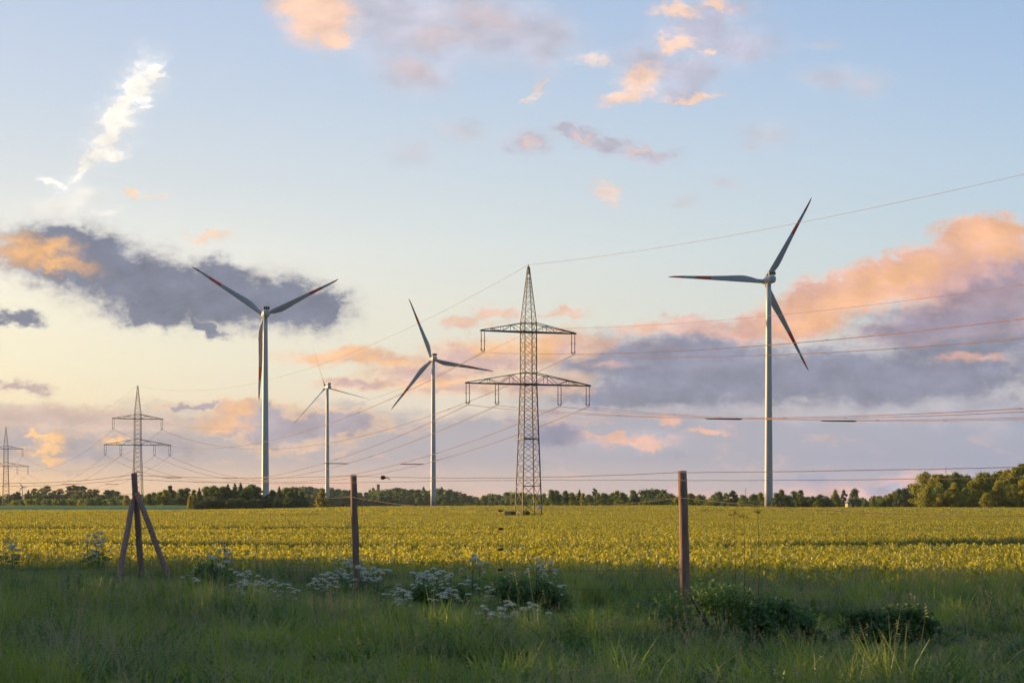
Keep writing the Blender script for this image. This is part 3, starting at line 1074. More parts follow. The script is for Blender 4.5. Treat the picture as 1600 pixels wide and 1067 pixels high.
# chimney, masts and the little yellow hut far away
p = Vector(((591 - 800) / F * 2600, 2600, 0))
mb = MB()
zt = zrow(756.5, 2600)
mb.loft([circle((0, 0, 0), 2.6, 16), circle((0, 0, zt - 1.2), 1.9, 16)])
mb.loft([circle((0, 0, zt - 1.2), 2.2, 16), circle((0, 0, zt), 2.2, 16)])
tag(mb.obj('chimney', M['brick'], None, p), 'slim brown brick chimney standing up above the far wood', 'chimney')
for px, top, D, r, lab in ((153, 762, 1700, 0.22, 'thin mast sticking out of the wood at the left'), (1478, 728, 900, 0.10, 'thin antenna mast over the sunlit wood at the right'), (1165, 762, 2200, 0.22, 'faint thin mast left of the nearest turbine tower')):
    p = at(px, D)
    mb = MB()
    zt = zrow(top, D) - p.z
    mb.tube([(0, 0, 0), (0, 0, zt * 0.7), (0, 0, zt)], [r * 1.6, r * 1.2, r * 0.5], 6)
    for q in (0.86, 0.93):
        mb.bar((-r * 4, 0, zt * q), (r * 4, 0, zt * q), r)
    tag(mb.obj('radio_mast', M['steel'], None, p), lab, 'mast')
hut = thing('field_hut', 'tiny yellow sunlit hut under the big round tree', 'hut', at(1325.5, 1080), R(30))
mb = MB()
mb.box((0, 0, 1.3), (2.6, 2.2, 3.4))
mb.obj('wall', M['yellow'], hut)
mb = MB()
mb.add([(-1.5, -1.3, 2.95), (1.5, -1.3, 2.95), (1.5, 1.3, 2.95), (-1.5, 1.3, 2.95), (-1.5, 0, 3.7), (1.5, 0, 3.7)], [(0, 1, 5, 4), (2, 3, 4, 5), (0, 4, 3), (1, 2, 5), (3, 2, 1, 0)])
mb.obj('roof', M['roofing'], hut)


# ------------------------------------------------------------------ trees
def leaf_quads(rng, cen, rad, n, size, flat=0.0, droop=0.0):
    """n leaf clumps spread through an ellipsoid, denser towards its skin"""
    d = rng.normal(size=(n, 3))
    d /= np.linalg.norm(d, axis=1)[:, None]
    r = rng.random(n) ** 0.42
    r = r * (1 + 0.18 * rng.normal(size=n))
    p = np.array(cen) + d * r[:, None] * np.array(rad)
    nrm = d * 0.8 + rng.normal(size=(n, 3)) * 0.75 + np.array([0, 0, 0.25])
    nrm /= np.linalg.norm(nrm, axis=1)[:, None]
    a = np.cross(nrm, rng.normal(size=(n, 3)))
    a /= np.linalg.norm(a, axis=1)[:, None]
    b = np.cross(nrm, a)
    s = size * (0.55 + 0.9 * rng.random(n))[:, None]
    a = a * s * 0.5
    b = b * s * 0.36
    V = np.stack([p - a, p - b * 0.9 + a * 0.1, p + a, p + b], axis=1)
    tone = np.clip(0.5 + 0.22 * rng.normal(size=n), 0, 1)
    return V, tone


def make_tree(kind, seed, mat, leaves=2600, size=0.6):
    """a tree 10 m high: returns (trunk mesh, crown mesh)"""
    rng = np.random.default_rng(seed)
    H = 10.0
    mb = MB()
    cl = []
    lean = rng.uniform(-0.25, 0.25, 2)
    if kind in ('round', 'tall', 'airy'):
        rx = {'round': 3.5, 'tall': 2.0, 'airy': 2.9}[kind]
        z0 = {'round': 1.2, 'tall': 0.9, 'airy': 3.0}[kind]
        n = {'round': 20, 'tall': 16, 'airy': 14}[kind]
        tp = [Vector((0, 0, -0.3)), Vector((lean[0] * 0.4, lean[1] * 0.4, H * 0.35)), Vector((lean[0], lean[1], H * 0.86))]
        mb.tube(tp, [0.26, 0.18, 0.04], 7)
        for i in range(n):
            f = (i + 0.5) / n
            z = z0 + (H - z0 - 0.8) * f
            prof = math.sin(math.pi * min(1, (0.16 + 0.84 * f)) ** (0.85 if kind == 'round' else 0.7)) ** 0.75
            ph = i * 2.4 + rng.uniform(-0.5, 0.5)
            rr = rx * prof * rng.uniform(0.35, 0.85)
            c = (lean[0] * f + rr * math.cos(ph), lean[1] * f + rr * math.sin(ph), z + rng.uniform(-0.4, 0.4))
            q = {'round': rng.uniform(0.9, 1.5), 'tall': rng.uniform(0.75, 1.15), 'airy': rng.uniform(0.6, 1.0)}[kind]
            cl.append((c, (q, q, q * rng.uniform(0.65, 0.9))))
            b0 = Vector((lean[0] * f * 0.6, lean[1] * f * 0.6, max(1.2, z - 1.6)))
            mb.tube([b0, b0.lerp(Vector(c), 0.55) + Vector((0, 0, -0.2)), Vector(c)], [0.09, 0.06, 0.02], 5)
        cl.append(((lean[0], lean[1], H - 0.85), (0.8, 0.8, 0.75)))
        if kind != 'airy':
            cl.append(((0, 0, H * 0.5), (rx * 0.55, rx * 0.55, H * 0.3)))
    elif kind == 'bushy':
        mb.tube([(0, 0, -0.2), (0.1, 0, 3), (0.2, 0.1, 6.5)], [0.22, 0.14, 0.05], 6)
        for i in range(20):
            f = rng.random()
            ph = i * 2.4
            rr = 3.6 * math.sqrt(max(0.05, 1 - f * f)) * rng.uniform(0.4, 0.9)
            c = (rr * math.cos(ph), rr * math.sin(ph), 0.8 + 8.0 * f)
            q = rng.uniform(1.0, 1.7)
            cl.append((c, (q, q, q * 0.85)))
            mb.tube([(0, 0, 0.8), (c[0] * 0.5, c[1] * 0.5, c[2] * 0.55), c], [0.09, 0.06, 0.02], 5)
        cl.append(((0, 0, 3.5), (2.4, 2.4, 3.2)))
    elif kind == 'spruce':
        mb.tube([(0, 0, -0.3), (0, 0, 5), (0, 0, 10)], [0.24, 0.15, 0.03], 7)
        for i in range(13):
            f = i / 12
            z = 0.6 + 8.6 * f
            rr = 1.75 * (1 - f) ** 0.8 + 0.22
            for k in range(4):
                ph = i * 1.1 + k * math.pi / 2 + rng.uniform(-0.3, 0.3)
                c = (rr * 0.6 * math.cos(ph), rr * 0.6 * math.sin(ph), z + rng.uniform(-0.2, 0.2))
                cl.append((c, (rr * 0.55 + 0.1, rr * 0.55 + 0.1, 0.42)))
            mb.tube([(0, 0, z), (rr * 0.9 * math.cos(i), rr * 0.9 * math.sin(i), z - 0.1)], [0.05, 0.015], 4)
        cl.append(((0, 0, 9.7), (0.14, 0.14, 0.45)))
    elif kind == 'pine':
        tp = [Vector((0, 0, -0.3)), Vector((lean[0], lean[1], 5)), Vector((lean[0] * 1.6, lean[1] * 1.6, 9.2))]
        mb.tube(tp, [0.24, 0.17, 0.06], 7)
        for i in range(9):
            f = i / 8
            z = 5.4 + 4.2 * f
            ph = i * 2.4 + rng.uniform(-0.4, 0.4)
            rr = (2.0 - 1.3 * f) * rng.uniform(0.4, 1.0)
            c = (lean[0] * 1.4 + rr * math.cos(ph), lean[1] * 1.4 + rr * math.sin(ph), z)
            q = rng.uniform(0.6, 1.0)
            cl.append((c, (q, q, q * 0.5)))
            mb.tube([(lean[0] * 1.2, lean[1] * 1.2, z - 0.8), c], [0.07, 0.02], 5)
    vol = np.array([c[1][0] * c[1][1] * c[1][2] for c in cl]) ** (2 / 3)
    num = np.maximum(12, (leaves * vol / vol.sum()).astype(int))
    parts = [leaf_quads(rng, c[0], c[1], int(k), size) for c, k in zip(cl, num)]
    V = np.concatenate([p[0] for p in parts])
    T = np.concatenate([p[1] + rng.normal() * 0.10 for p in parts])
    return mb.mesh('trunk', M['bark']), quads_mesh('crown', V, M[mat], np.clip(T, 0, 1))


PROTO = {}


def tree_proto(kind, mat, var, lo):
    key = (kind, mat, var, lo)
    if key not in PROTO:
        seed = sum(map(ord, kind)) * 7 + var * 131 + sum(map(ord, mat))
        PROTO[key] = make_tree(kind, seed, mat, 1500 if lo else 5200, 0.80 if lo else 0.40)
    return PROTO[key]


TRND = random.Random(11)


def put_tree(px, D, top, kind, mat, label, group, name='tree', base=None, wide=1.0, sink=0.0):
    p = at(px, D)
    if base is not None:
        p.z = base
    h = zrow(top, D) - p.z
    s = h / 10.0
    lo = D > 1250
    tr, cr = tree_proto(kind, mat, TRND.randrange(3 if not lo else 4), lo)
    t = thing(name, label, 'tree' if 'bush' not in name and 'shrub' not in name else 'shrub', (p.x, p.y, p.z - (0.07 if kind in ('bushy', 'round', 'tall') else 0.02) * h), TRND.uniform(0, 6.28), group)
    t.scale = (s * wide, s * wide, s)
    link('trunk', tr, t)
    link('crown', cr, t)
    return t


def jit(a):
    return TRND.uniform(-a, a)


# far wood at the left, behind the green bank
G1 = 'trees of the far wood left of the grove'
pines = [(28, 768), (44, 765), (52, 763), (66, 762), (73, 759), (95, 763), (110, 759), (118, 757), (124, 761), (131, 759), (139, 764), (149, 764), (60, 765), (84, 766), (168, 765), (176, 765), (183, 767)]
for x, y in pines:
    put_tree(x + jit(1), 1700 + jit(80), y, TRND.choice(['pine', 'pine', 'spruce']), 'leaf_dark', 'dark conifer in the far left wood, its ragged top against the peach sky', G1, 'pine_tree', wide=1.15)
for x in range(-40, 300, 10):
    top = float(np.interp(x, [-40, 0, 40, 80, 130, 195, 215, 300], [771, 771, 768, 769, 768, 771, 771, 768]))
    put_tree(x + jit(3), 1560 + jit(60), top + jit(1.5), TRND.choice(['round', 'tall', 'bushy']), TRND.choice(['leaf_green', 'leaf_dark']), 'dusky leafy tree massed in the far left wood behind the bank', G1, 'leafy_tree', wide=1.35)
for x in list(range(-30, 200, 13)):
    put_tree(x + jit(4), 1330 + jit(60), 777 + jit(3), TRND.choice(['bushy', 'round']), TRND.choice(['leaf_green', 'leaf_green', 'leaf_warm']), 'lower round tree along the front edge of the far left wood', G1, 'leafy_tree', wide=1.5)
UNDER = [(x + jit(2), 1480 + jit(30), 777.5 + jit(2)) for x in range(-45, 300, 5)]
put_tree(141, 1240, 776, 'bushy', 'leaf_green', 'broad domed green tree alone before the far left wood', None, 'leafy_tree', wide=2.0)
put_tree(198, 1250, 777, 'round', 'leaf_yellow', 'yellowish sunlit tree just left of the braced fence post', None, 'leafy_tree', wide=1.2)
for x, y in ((221, 770), (232, 768), (240, 767), (250, 765), (258, 762), (272, 763), (284, 761), (291, 759), (227, 774), (246, 772), (262, 771), (278, 770), (215, 773)):
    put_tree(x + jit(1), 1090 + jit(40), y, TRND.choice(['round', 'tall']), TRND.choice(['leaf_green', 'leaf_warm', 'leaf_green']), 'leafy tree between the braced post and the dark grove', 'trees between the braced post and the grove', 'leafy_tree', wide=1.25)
put_tree(266, 1120, 757, 'airy', 'leaf_dark', 'airy tall tree overtopping its neighbours left of the grove', None, 'leafy_tree', wide=1.0)

# grove round the foot of the left turbine
G2 = 'trees of the dark grove at the left turbine'
put_tree(297, 772, 772, 'tall', 'leaf_yellow', 'small yellow-green tree at the sunlit left end of the grove', None, 'leafy_tree', wide=1.0)
put_tree(303, 775, 762, 'tall', 'leaf_warm', 'sunlit yellow-green tree second from the left end of the grove', None, 'leafy_tree', wide=1.0)
for x, y in ((312, 761), (322, 756), (334, 755), (347, 757), (357, 755), (368, 754), (376, 753), (386, 757), (394, 753), (404, 757), (329, 762), (341, 763), (362, 762), (382, 762), (400, 764)):
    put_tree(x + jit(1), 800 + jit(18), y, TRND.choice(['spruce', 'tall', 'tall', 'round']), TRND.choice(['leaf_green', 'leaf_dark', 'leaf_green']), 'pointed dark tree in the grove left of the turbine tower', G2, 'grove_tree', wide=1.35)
for x, y in ((418, 771), (427, 762), (436, 759), (447, 758), (456, 761), (464, 763), (472, 765), (430, 766), (450, 766)):
    put_tree(x + jit(1), 815 + jit(14), y, TRND.choice(['spruce', 'tall', 'round']), TRND.choice(['leaf_green', 'leaf_dark']), 'dark green tree in the grove right of the turbine tower', G2, 'grove_tree', wide=1.3)
for x in range(306, 480, 9):
    put_tree(x + jit(3), 775 + jit(8), 776 + jit(4) + (4 if x > 455 else 0), 'bushy', 'leaf_dark', 'dark undergrowth shrub along the foot of the grove', G2, 'grove_shrub', wide=1.3)
put_tree(459, 765, 786, 'bushy', 'leaf_green', 'pale grey-green shrub at the right foot of the grove', None, 'grove_shrub', wide=1.2)
put_tree(476, 762, 792, 'bushy', 'leaf_dark', 'very small dark shrub just right of the grove', None, 'grove_shrub', wide=1.2)
put_tree(502.5, 1000, 759.5, 'tall', 'leaf_yellow', 'lone yellow tree in front of the slim turbine tower', None, 'leafy_tree', wide=1.15)
put_tree(497, 1003, 772, 'tall', 'leaf_yellow', 'low yellow tree leaning against the lone yellow tree', None, 'leafy_tree', wide=1.1)

# wooded rise in the middle distance
G3 = 'trees of the wooded rise in the middle'
prof_x = [462, 470, 490, 520, 545, 560, 572, 585, 600, 620, 640, 660, 675, 685, 695, 705, 715, 725, 735, 745, 755, 765, 780, 800, 830]
prof_y = [758, 757, 758, 760, 763, 767, 767, 763, 761, 760, 762, 764, 762, 759, 760, 761, 765, 769, 771, 773, 772, 770, 769, 766, 768]
for row, (D, dy) in enumerate(((2050, 0), (1900, 5), (1760, 11))):
    x = 458.0
    while x < 845:
        y = float(np.interp(x, prof_x, prof_y)) + dy + jit(1.3)
        put_tree(x + jit(2), D + jit(40), y, TRND.choice(['round', 'round', 'bushy', 'tall']), TRND.choice(['leaf_dark', 'leaf_green', 'leaf_dark']) if x < 740 else TRND.choice(['leaf_green', 'leaf_green', 'leaf_warm']),
                 'leafy tree in the dark wooded rise beyond the middle of the field', G3, 'leafy_tree', wide=1.75)
        x += 11.5
for x, y in ((583, 761), (578, 764), (662, 760), (690, 760)):
    put_tree(x, 2080, y, 'spruce', 'leaf_dark', 'small pointed conifer sticking out of the wooded rise', G3, 'pine_tree', wide=1.2)
put_tree(695, 1180, 778, 'bushy', 'leaf_green', 'rounded dark bush tree right of the middle turbine tower', None, 'leafy_tree', wide=1.25)
for x in range(712, 850, 9):
    put_tree(x + jit(2), 1200 + jit(25), 783 + jit(2), 'bushy', TRND.choice(['leaf_green', 'leaf_dark']), 'hedge tree in the low row left of the nearest pylon', 'low hedge trees left of the nearest pylon', 'hedge_tree', wide=1.7)

# trees from the nearest pylon to the right turbine
G4 = 'trees between the nearest pylon and the right turbine'
back = [(838, 770), (850, 769), (905, 769), (920, 770), (945, 769), (958, 768), (972, 766), (1005, 763), (1012, 762), (1020, 761), (1028, 761), (1036, 763), (1044, 767), (1050, 768), (1080, 768), (1098, 772), (1116, 771), (1150, 770), (1184, 770), (1196, 772), (890, 770), (870, 768), (932, 769)]
for x, y in back:
    put_tree(x + jit(1), 1500 + jit(90), y, TRND.choice(['round', 'bushy', 'round']), TRND.choice(['leaf_green', 'leaf_dark', 'leaf_green']), 'hazier leafy tree at the back of the row right of the nearest pylon', G4, 'leafy_tree', wide=1.35)
front = [(862, 763, 'tall', 'leaf_green'), (869, 763, 'round', 'leaf_green'), (884, 764, 'tall', 'leaf_dark'), (893, 767, 'round', 'leaf_warm'), (905, 764, 'spruce', 'leaf_dark'), (911, 768, 'tall', 'leaf_yellow'),
         (898, 774, 'bushy', 'leaf_green'), (921, 774, 'bushy', 'leaf_dark'), (935, 769, 'airy', 'leaf_warm'), (944, 768, 'round', 'leaf_green'), (955, 773, 'bushy', 'leaf_warm'), (965, 764, 'tall', 'leaf_warm'), (972, 767, 'round', 'leaf_green'),
         (988, 763, 'tall', 'leaf_green'), (994, 769, 'round', 'leaf_dark'), (1060, 771, 'bushy', 'leaf_warm'), (1078, 769, 'tall', 'leaf_green'), (1092, 770, 'round', 'leaf_green'), (1104, 776, 'bushy', 'leaf_warm'), (1113, 775, 'bushy', 'leaf_warm'),
         (1123, 765, 'round', 'leaf_green'), (1134, 769, 'airy', 'leaf_warm'), (1136, 778, 'bushy', 'leaf_warm'), (1145, 765, 'airy', 'leaf_dark'), (1147, 777, 'bushy', 'leaf_warm'), (1162, 771, 'round', 'leaf_green'), (1177, 769, 'round', 'leaf_green'), (1188, 766, 'tall', 'leaf_warm'), (1170, 779, 'bushy', 'leaf_warm'), (1182, 777, 'bushy', 'leaf_green'), (1193, 776, 'bushy', 'leaf_dark')]
for x, y, k, m in front:
    put_tree(x + jit(0.5), 1080 + jit(50), y, k, m, 'sunlit leafy tree in the front row right of the nearest pylon', G4, 'leafy_tree', wide=1.3)
UNDER += [(x + jit(2), 1180 + jit(30), 776.5 + jit(2.5)) for x in range(836, 1300, 7)]
put_tree(929, 1130, 762, 'pine', 'leaf_dark', 'single tall pine with a flat tuft right of the nearest pylon', None, 'pine_tree', wide=0.9)
for x in range(842, 1200, 10):
    put_tree(x + jit(3), 1010 + jit(20), 782 + jit(3), 'bushy', TRND.choice(['leaf_green', 'leaf_dark', 'leaf_warm']), 'low shrub along the field edge right of the nearest pylon', 'field edge shrubs right of the nearest pylon', 'edge_shrub', wide=1.6)
# right of the right turbine
G5 = 'trees right beside the right turbine'
for x, y, k, m in ((1213, 768, 'round', 'leaf_dark'), (1222, 762, 'tall', 'leaf_warm'), (1229, 771, 'round', 'leaf_dark'), (1241, 764, 'round', 'leaf_green'), (1251, 765, 'airy', 'leaf_green'), (1252, 772, 'bushy', 'leaf_green'), (1262, 773, 'bushy', 'leaf_dark'), (1270, 773, 'round', 'leaf_green'),
                   (1281, 770, 'round', 'leaf_green'), (1290, 772, 'bushy', 'leaf_dark'), (1216, 780, 'bushy', 'leaf_warm'), (1236, 779, 'bushy', 'leaf_dark'), (1247, 781, 'bushy', 'leaf_green'), (1276, 781, 'bushy', 'leaf_warm')):
    put_tree(x, 930 + jit(20), y, k, m, 'leafy tree in the clump just right of the nearest turbine tower', G5, 'leafy_tree', wide=1.3)
put_tree(1305, 1230, 763.5, 'spruce', 'leaf_warm', 'broad-based conifer left of the big round tree', None, 'pine_tree', wide=1.9)
put_tree(1318, 1240, 764, 'airy', 'leaf_dark', 'thin airy tree between conifer and big round tree', None, 'leafy_tree', wide=0.8)
put_tree(1334, 1150, 759.5, 'round', 'leaf_dark', 'big round dark tree standing alone at the field end', None, 'leafy_tree', wide=1.05, )
for x in range(1296, 1420, 11):
    y = float(np.interp(x, [1296, 1340, 1360, 1400, 1420], [778, 777, 773, 771, 768]))
    put_tree(x + jit(3), 1700 + jit(60), y + jit(1), TRND.choice(['round', 'bushy']), TRND.choice(['leaf_green', 'leaf_dark']), 'distant tree closing the gap left of the sunlit wood', 'distant trees in the gap', 'leafy_tree', wide=1.6)
for x, y, k, m in ((1352, 777, 'bushy', 'leaf_green'), (1364, 775, 'round', 'leaf_warm'), (1378, 774, 'bushy', 'leaf_green'), (1390, 768, 'round', 'leaf_warm'), (1397, 765, 'round', 'leaf_warm'), (1406, 760, 'round', 'leaf_dark'), (1413, 760, 'round', 'leaf_dark'), (1424, 753, 'round', 'leaf_dark'), (1433, 752, 'round', 'leaf_dark'), (1418, 768, 'bushy', 'leaf_dark')):
    put_tree(x, 1060 + jit(25), y, k, m, 'tree on the slope leading up to the sunlit wood', 'trees on the slope left of the sunlit wood', 'leafy_tree', wide=1.0)
# the sunlit wood at the right edge
G6 = 'trees of the sunlit wood at the right edge'
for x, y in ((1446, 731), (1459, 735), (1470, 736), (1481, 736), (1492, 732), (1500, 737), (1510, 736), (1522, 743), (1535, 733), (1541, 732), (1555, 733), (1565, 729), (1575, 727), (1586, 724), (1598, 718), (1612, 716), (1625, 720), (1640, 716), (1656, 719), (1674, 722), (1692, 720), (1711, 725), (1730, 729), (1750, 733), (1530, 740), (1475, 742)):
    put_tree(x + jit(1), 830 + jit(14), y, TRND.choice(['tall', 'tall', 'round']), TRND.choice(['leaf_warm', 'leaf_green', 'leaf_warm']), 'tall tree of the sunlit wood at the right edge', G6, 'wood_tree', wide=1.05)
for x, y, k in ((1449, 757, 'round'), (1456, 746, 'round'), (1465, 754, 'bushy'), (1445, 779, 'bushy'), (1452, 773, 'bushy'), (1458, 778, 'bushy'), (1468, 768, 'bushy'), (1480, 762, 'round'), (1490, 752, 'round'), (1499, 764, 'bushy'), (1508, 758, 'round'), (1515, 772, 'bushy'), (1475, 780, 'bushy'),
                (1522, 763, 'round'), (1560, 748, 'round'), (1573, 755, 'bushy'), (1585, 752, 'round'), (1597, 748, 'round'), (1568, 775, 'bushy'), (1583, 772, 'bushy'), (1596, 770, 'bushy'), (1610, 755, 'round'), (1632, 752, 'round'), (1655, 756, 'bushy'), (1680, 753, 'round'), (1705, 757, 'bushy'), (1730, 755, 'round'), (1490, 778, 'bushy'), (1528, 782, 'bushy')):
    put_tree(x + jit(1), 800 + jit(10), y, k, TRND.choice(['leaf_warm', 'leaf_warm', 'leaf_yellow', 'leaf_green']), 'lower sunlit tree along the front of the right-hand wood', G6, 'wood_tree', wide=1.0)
put_tree(1542, 782, 766, 'bushy', 'leaf_warm', 'round golden bush standing out before the sunlit wood', None, 'round_bush', wide=1.15)
# bush inside the legs of the nearest pylon
put_tree(822, 401, 794, 'bushy', 'leaf_dark', 'dark bush growing between the legs of the nearest pylon', None, 'pylon_bush', wide=1.4)
put_tree(833, 399.5, 800, 'bushy', 'leaf_warm', 'low bush by the right leg of the nearest pylon', None, 'pylon_bush', wide=1.8)
# unseen hedge added sunward of the verge, heights set to shade the foreground
for k in range(38):
    Y = -1.0 + k * 1.62
    p = Vector((-0.27 * Y - 8.0 + 0.5 * math.sin(k * 2.3), Y, 0))
    p.z = float(gz(p.x, p.y)) - 0.15
    tr, cr = tree_proto('bushy', 'leaf_green', k % 3, False)
    t = thing('shade_hedge_shrub', 'unseen shrub of the hedge added out of view on the left to shade the verge', 'shrub', p, k * 1.3, 'unseen hedge shrubs added for shade')
    s = float(np.interp(Y, [0, 34, 40, 46, 52, 60], [0.28, 0.29, 0.33, 0.38, 0.44, 0.44])) + 0.015 * math.sin(k * 1.9)
    t.scale = (s * 1.35, s * 1.35, s)
    link('trunk', tr, t)
    link('crown', cr, t)


# ------------------------------------------------------------------ scattered plants
def scatter(name, proto_me, P, rot, scl, kind='stuff', label=None):
    po = bpy.data.objects.new(name + '_plant', proto_me)
    me = bpy.data.meshes.new(name)
    n = len(P)
    me.vertices.add(n)
    me.vertices.foreach_set('co', P.astype(np.float32).reshape(-1))
    a = me.attributes.new('rot', 'FLOAT_VECTOR', 'POINT')
    a.data.foreach_set('vector', rot.astype(np.float32).reshape(-1))
    a = me.attributes.new('scl', 'FLOAT_VECTOR', 'POINT')
    a.data.foreach_set('vector', scl.astype(np.float32).reshape(-1))
    me.update()
    o = link(name, me)
    g = bpy.data.node_groups.new(name + '_nodes', 'GeometryNodeTree')
    g.interface.new_socket('Geometry', in_out='INPUT', socket_type='NodeSocketGeometry')
    g.interface.new_socket('Geometry', in_out='OUTPUT', socket_type='NodeSocketGeometry')
    gi = g.nodes.new('NodeGroupInput')
    go = g.nodes.new('NodeGroupOutput')
    ip = g.nodes.new('GeometryNodeInstanceOnPoints')
    oi = g.nodes.new('GeometryNodeObjectInfo')
    oi.inputs['Object'].default_value = po
    oi.inputs['As Instance'].default_value = True
    ra = g.nodes.new('GeometryNodeInputNamedAttribute')
    ra.data_type = 'FLOAT_VECTOR'
    ra.inputs['Name'].default_value = 'rot'
    sa = g.nodes.new('GeometryNodeInputNamedAttribute')
    sa.data_type = 'FLOAT_VECTOR'
    sa.inputs['Name'].default_value = 'scl'
    L = g.links
    L.new(gi.outputs[0], ip.inputs['Points'])
    L.new(oi.outputs['Geometry'], ip.inputs['Instance'])
    L.new(ra.outputs['Attribute'], ip.inputs['Rotation'])
    L.new(sa.outputs['Attribute'], ip.inputs['Scale'])
    L.new(ip.outputs[0], go.inputs[0])
    md = o.modifiers.new('scatter', 'NODES')
    md.node_group = g
    tag(o, label, None, None, kind)
    return o


def tuft(seed, blades, spread, h, w, mat, bend=0.35, head=0.0, seg=3):
    """a clump of tapering, bending blades (optionally with seed heads)"""
    rng = np.random.default_rng(seed)
    Q, T = [], []
    for i in range(blades):
        r = spread * math.sqrt(rng.random())
        ph = rng.uniform(0, 6.283)
        base = np.array([r * math.cos(ph), r * math.sin(ph), -0.03])
        hh = h * rng.uniform(0.55, 1.1)
        d = rng.uniform(0, 6.283)
        out = np.array([math.cos(d), math.sin(d), 0]) * bend * rng.uniform(0.2, 1.2) * hh
        fd = rng.uniform(0, 3.1416)
        side = np.array([math.cos(fd), math.sin(fd), 0])
        tone = np.clip(rng.normal(0.5, 0.22), 0, 1)
        prev = None
        for k in range(seg + 1):
            f = k / seg
            c = base + out * f * f + np.array([0, 0, hh * (f - 0.12 * bend * f * f)])
            ww = w * (1 - f) ** 0.7 * (0.7 + 0.5 * f)
            if k == seg:
                ww = w * 0.08
            l, r_ = c - side * ww / 2, c + side * ww / 2
            if prev is not None:
                Q.append((prev[0], prev[1], r_, l))
                T.append(tone)
            prev = (l, r_)
        if head and rng.random() < head:
            c = base + out
            c[2] += hh * (1 - 0.12 * bend)
            for q in range(5):
                z = np.array([0, 0, 0.03 * q - 0.05])
                e = np.array([math.cos(fd + q), math.sin(fd + q), 0.6]) * 0.018
                Q.append((c + z - e, c + z + side * 0.007, c + z + e, c + z - side * 0.007))
                T.append(1.0)
    return quads_mesh('tuft', np.array(Q), M[mat], np.array(T))


RNG = np.random.default_rng(77)


def fan_points(y0, y1, dens, margin=1.5):
    """random points over the wedge the camera can see, between two distances"""
    w1 = 0.31 * y1 + margin
    n = int((y1 - y0) * 2 * w1 * dens)
    Y = RNG.uniform(y0, y1, n)
    X = RNG.uniform(-w1, w1, n)
    k = np.abs(X) < 0.31 * Y + margin
    return X[k], Y[k]


def rots(n, tilt=0.12):
    return np.stack([RNG.normal(0, tilt, n), RNG.normal(0, tilt, n), RNG.uniform(0, 6.283, n)], 1)


def wave(X, Y, s, o=0.0):
    return 0.5 + 0.25 * (np.sin(X * s + 1.3 * np.sin(Y * s * 0.7 + o) + o) + np.sin(Y * s * 1.27 - 0.9 * np.sin(X * s * 0.9) + 2 * o))


# the far undergrowth that fills the woods below the crowns reads as one mass
UP = np.array([list(at(px, D)) for px, D, t in UNDER])
US = np.array([(zrow(t, D) - p[2]) / 10.0 for (px, D, t), p in zip(UNDER, UP)])
UP[:, 2] -= 0.8 * US
scatter('wood_undergrowth', tree_proto('bushy', 'leaf_green', 1, True)[1], UP, np.stack([0 * US, 0 * US, RNG.uniform(0, 6.28, len(US))], 1), np.stack([US * 1.6, US * 1.6, US], 1))


def crop_start(X):
    return np.interp(X, [-14, -8, -3, 3, 9], [1.0, 1.6, 4.0, 6.5, 9.5])


# verge: long meadow grass in front of the fence
def verge(name, me, dens, hmin, hmax, cond=None, y0=12.0, label=None):
    X, Y = fan_points(y0, 60, dens)
    d = beyond(X, Y)
    k = d < crop_start(X) + 0.4 + 0.8 * RNG.normal(size=len(X))
    if cond is not None:
        k &= cond(X, Y, d)
    X, Y, d = X[k], Y[k], d[k]
    n = len(X)
    s = hmin + (hmax - hmin) * wave(X, Y, 0.9) * RNG.uniform(0.55, 1.3, n)
    s = s * np.interp(Y, [17, 24, 34], [0.85, 1.0, 1.0]) * np.interp(d, [-6.0, -1.6, 0.4, 1.8], [1.0, 0.22, 0.3, 0.85])
    P = np.stack([X, Y, gz(X, Y)], 1)
    S_ = np.stack([RNG.uniform(0.8, 1.3, n)] * 2 + [s], 1)
    scatter(name, me, P, rots(n, 0.16), S_, 'stuff', label)
    return n


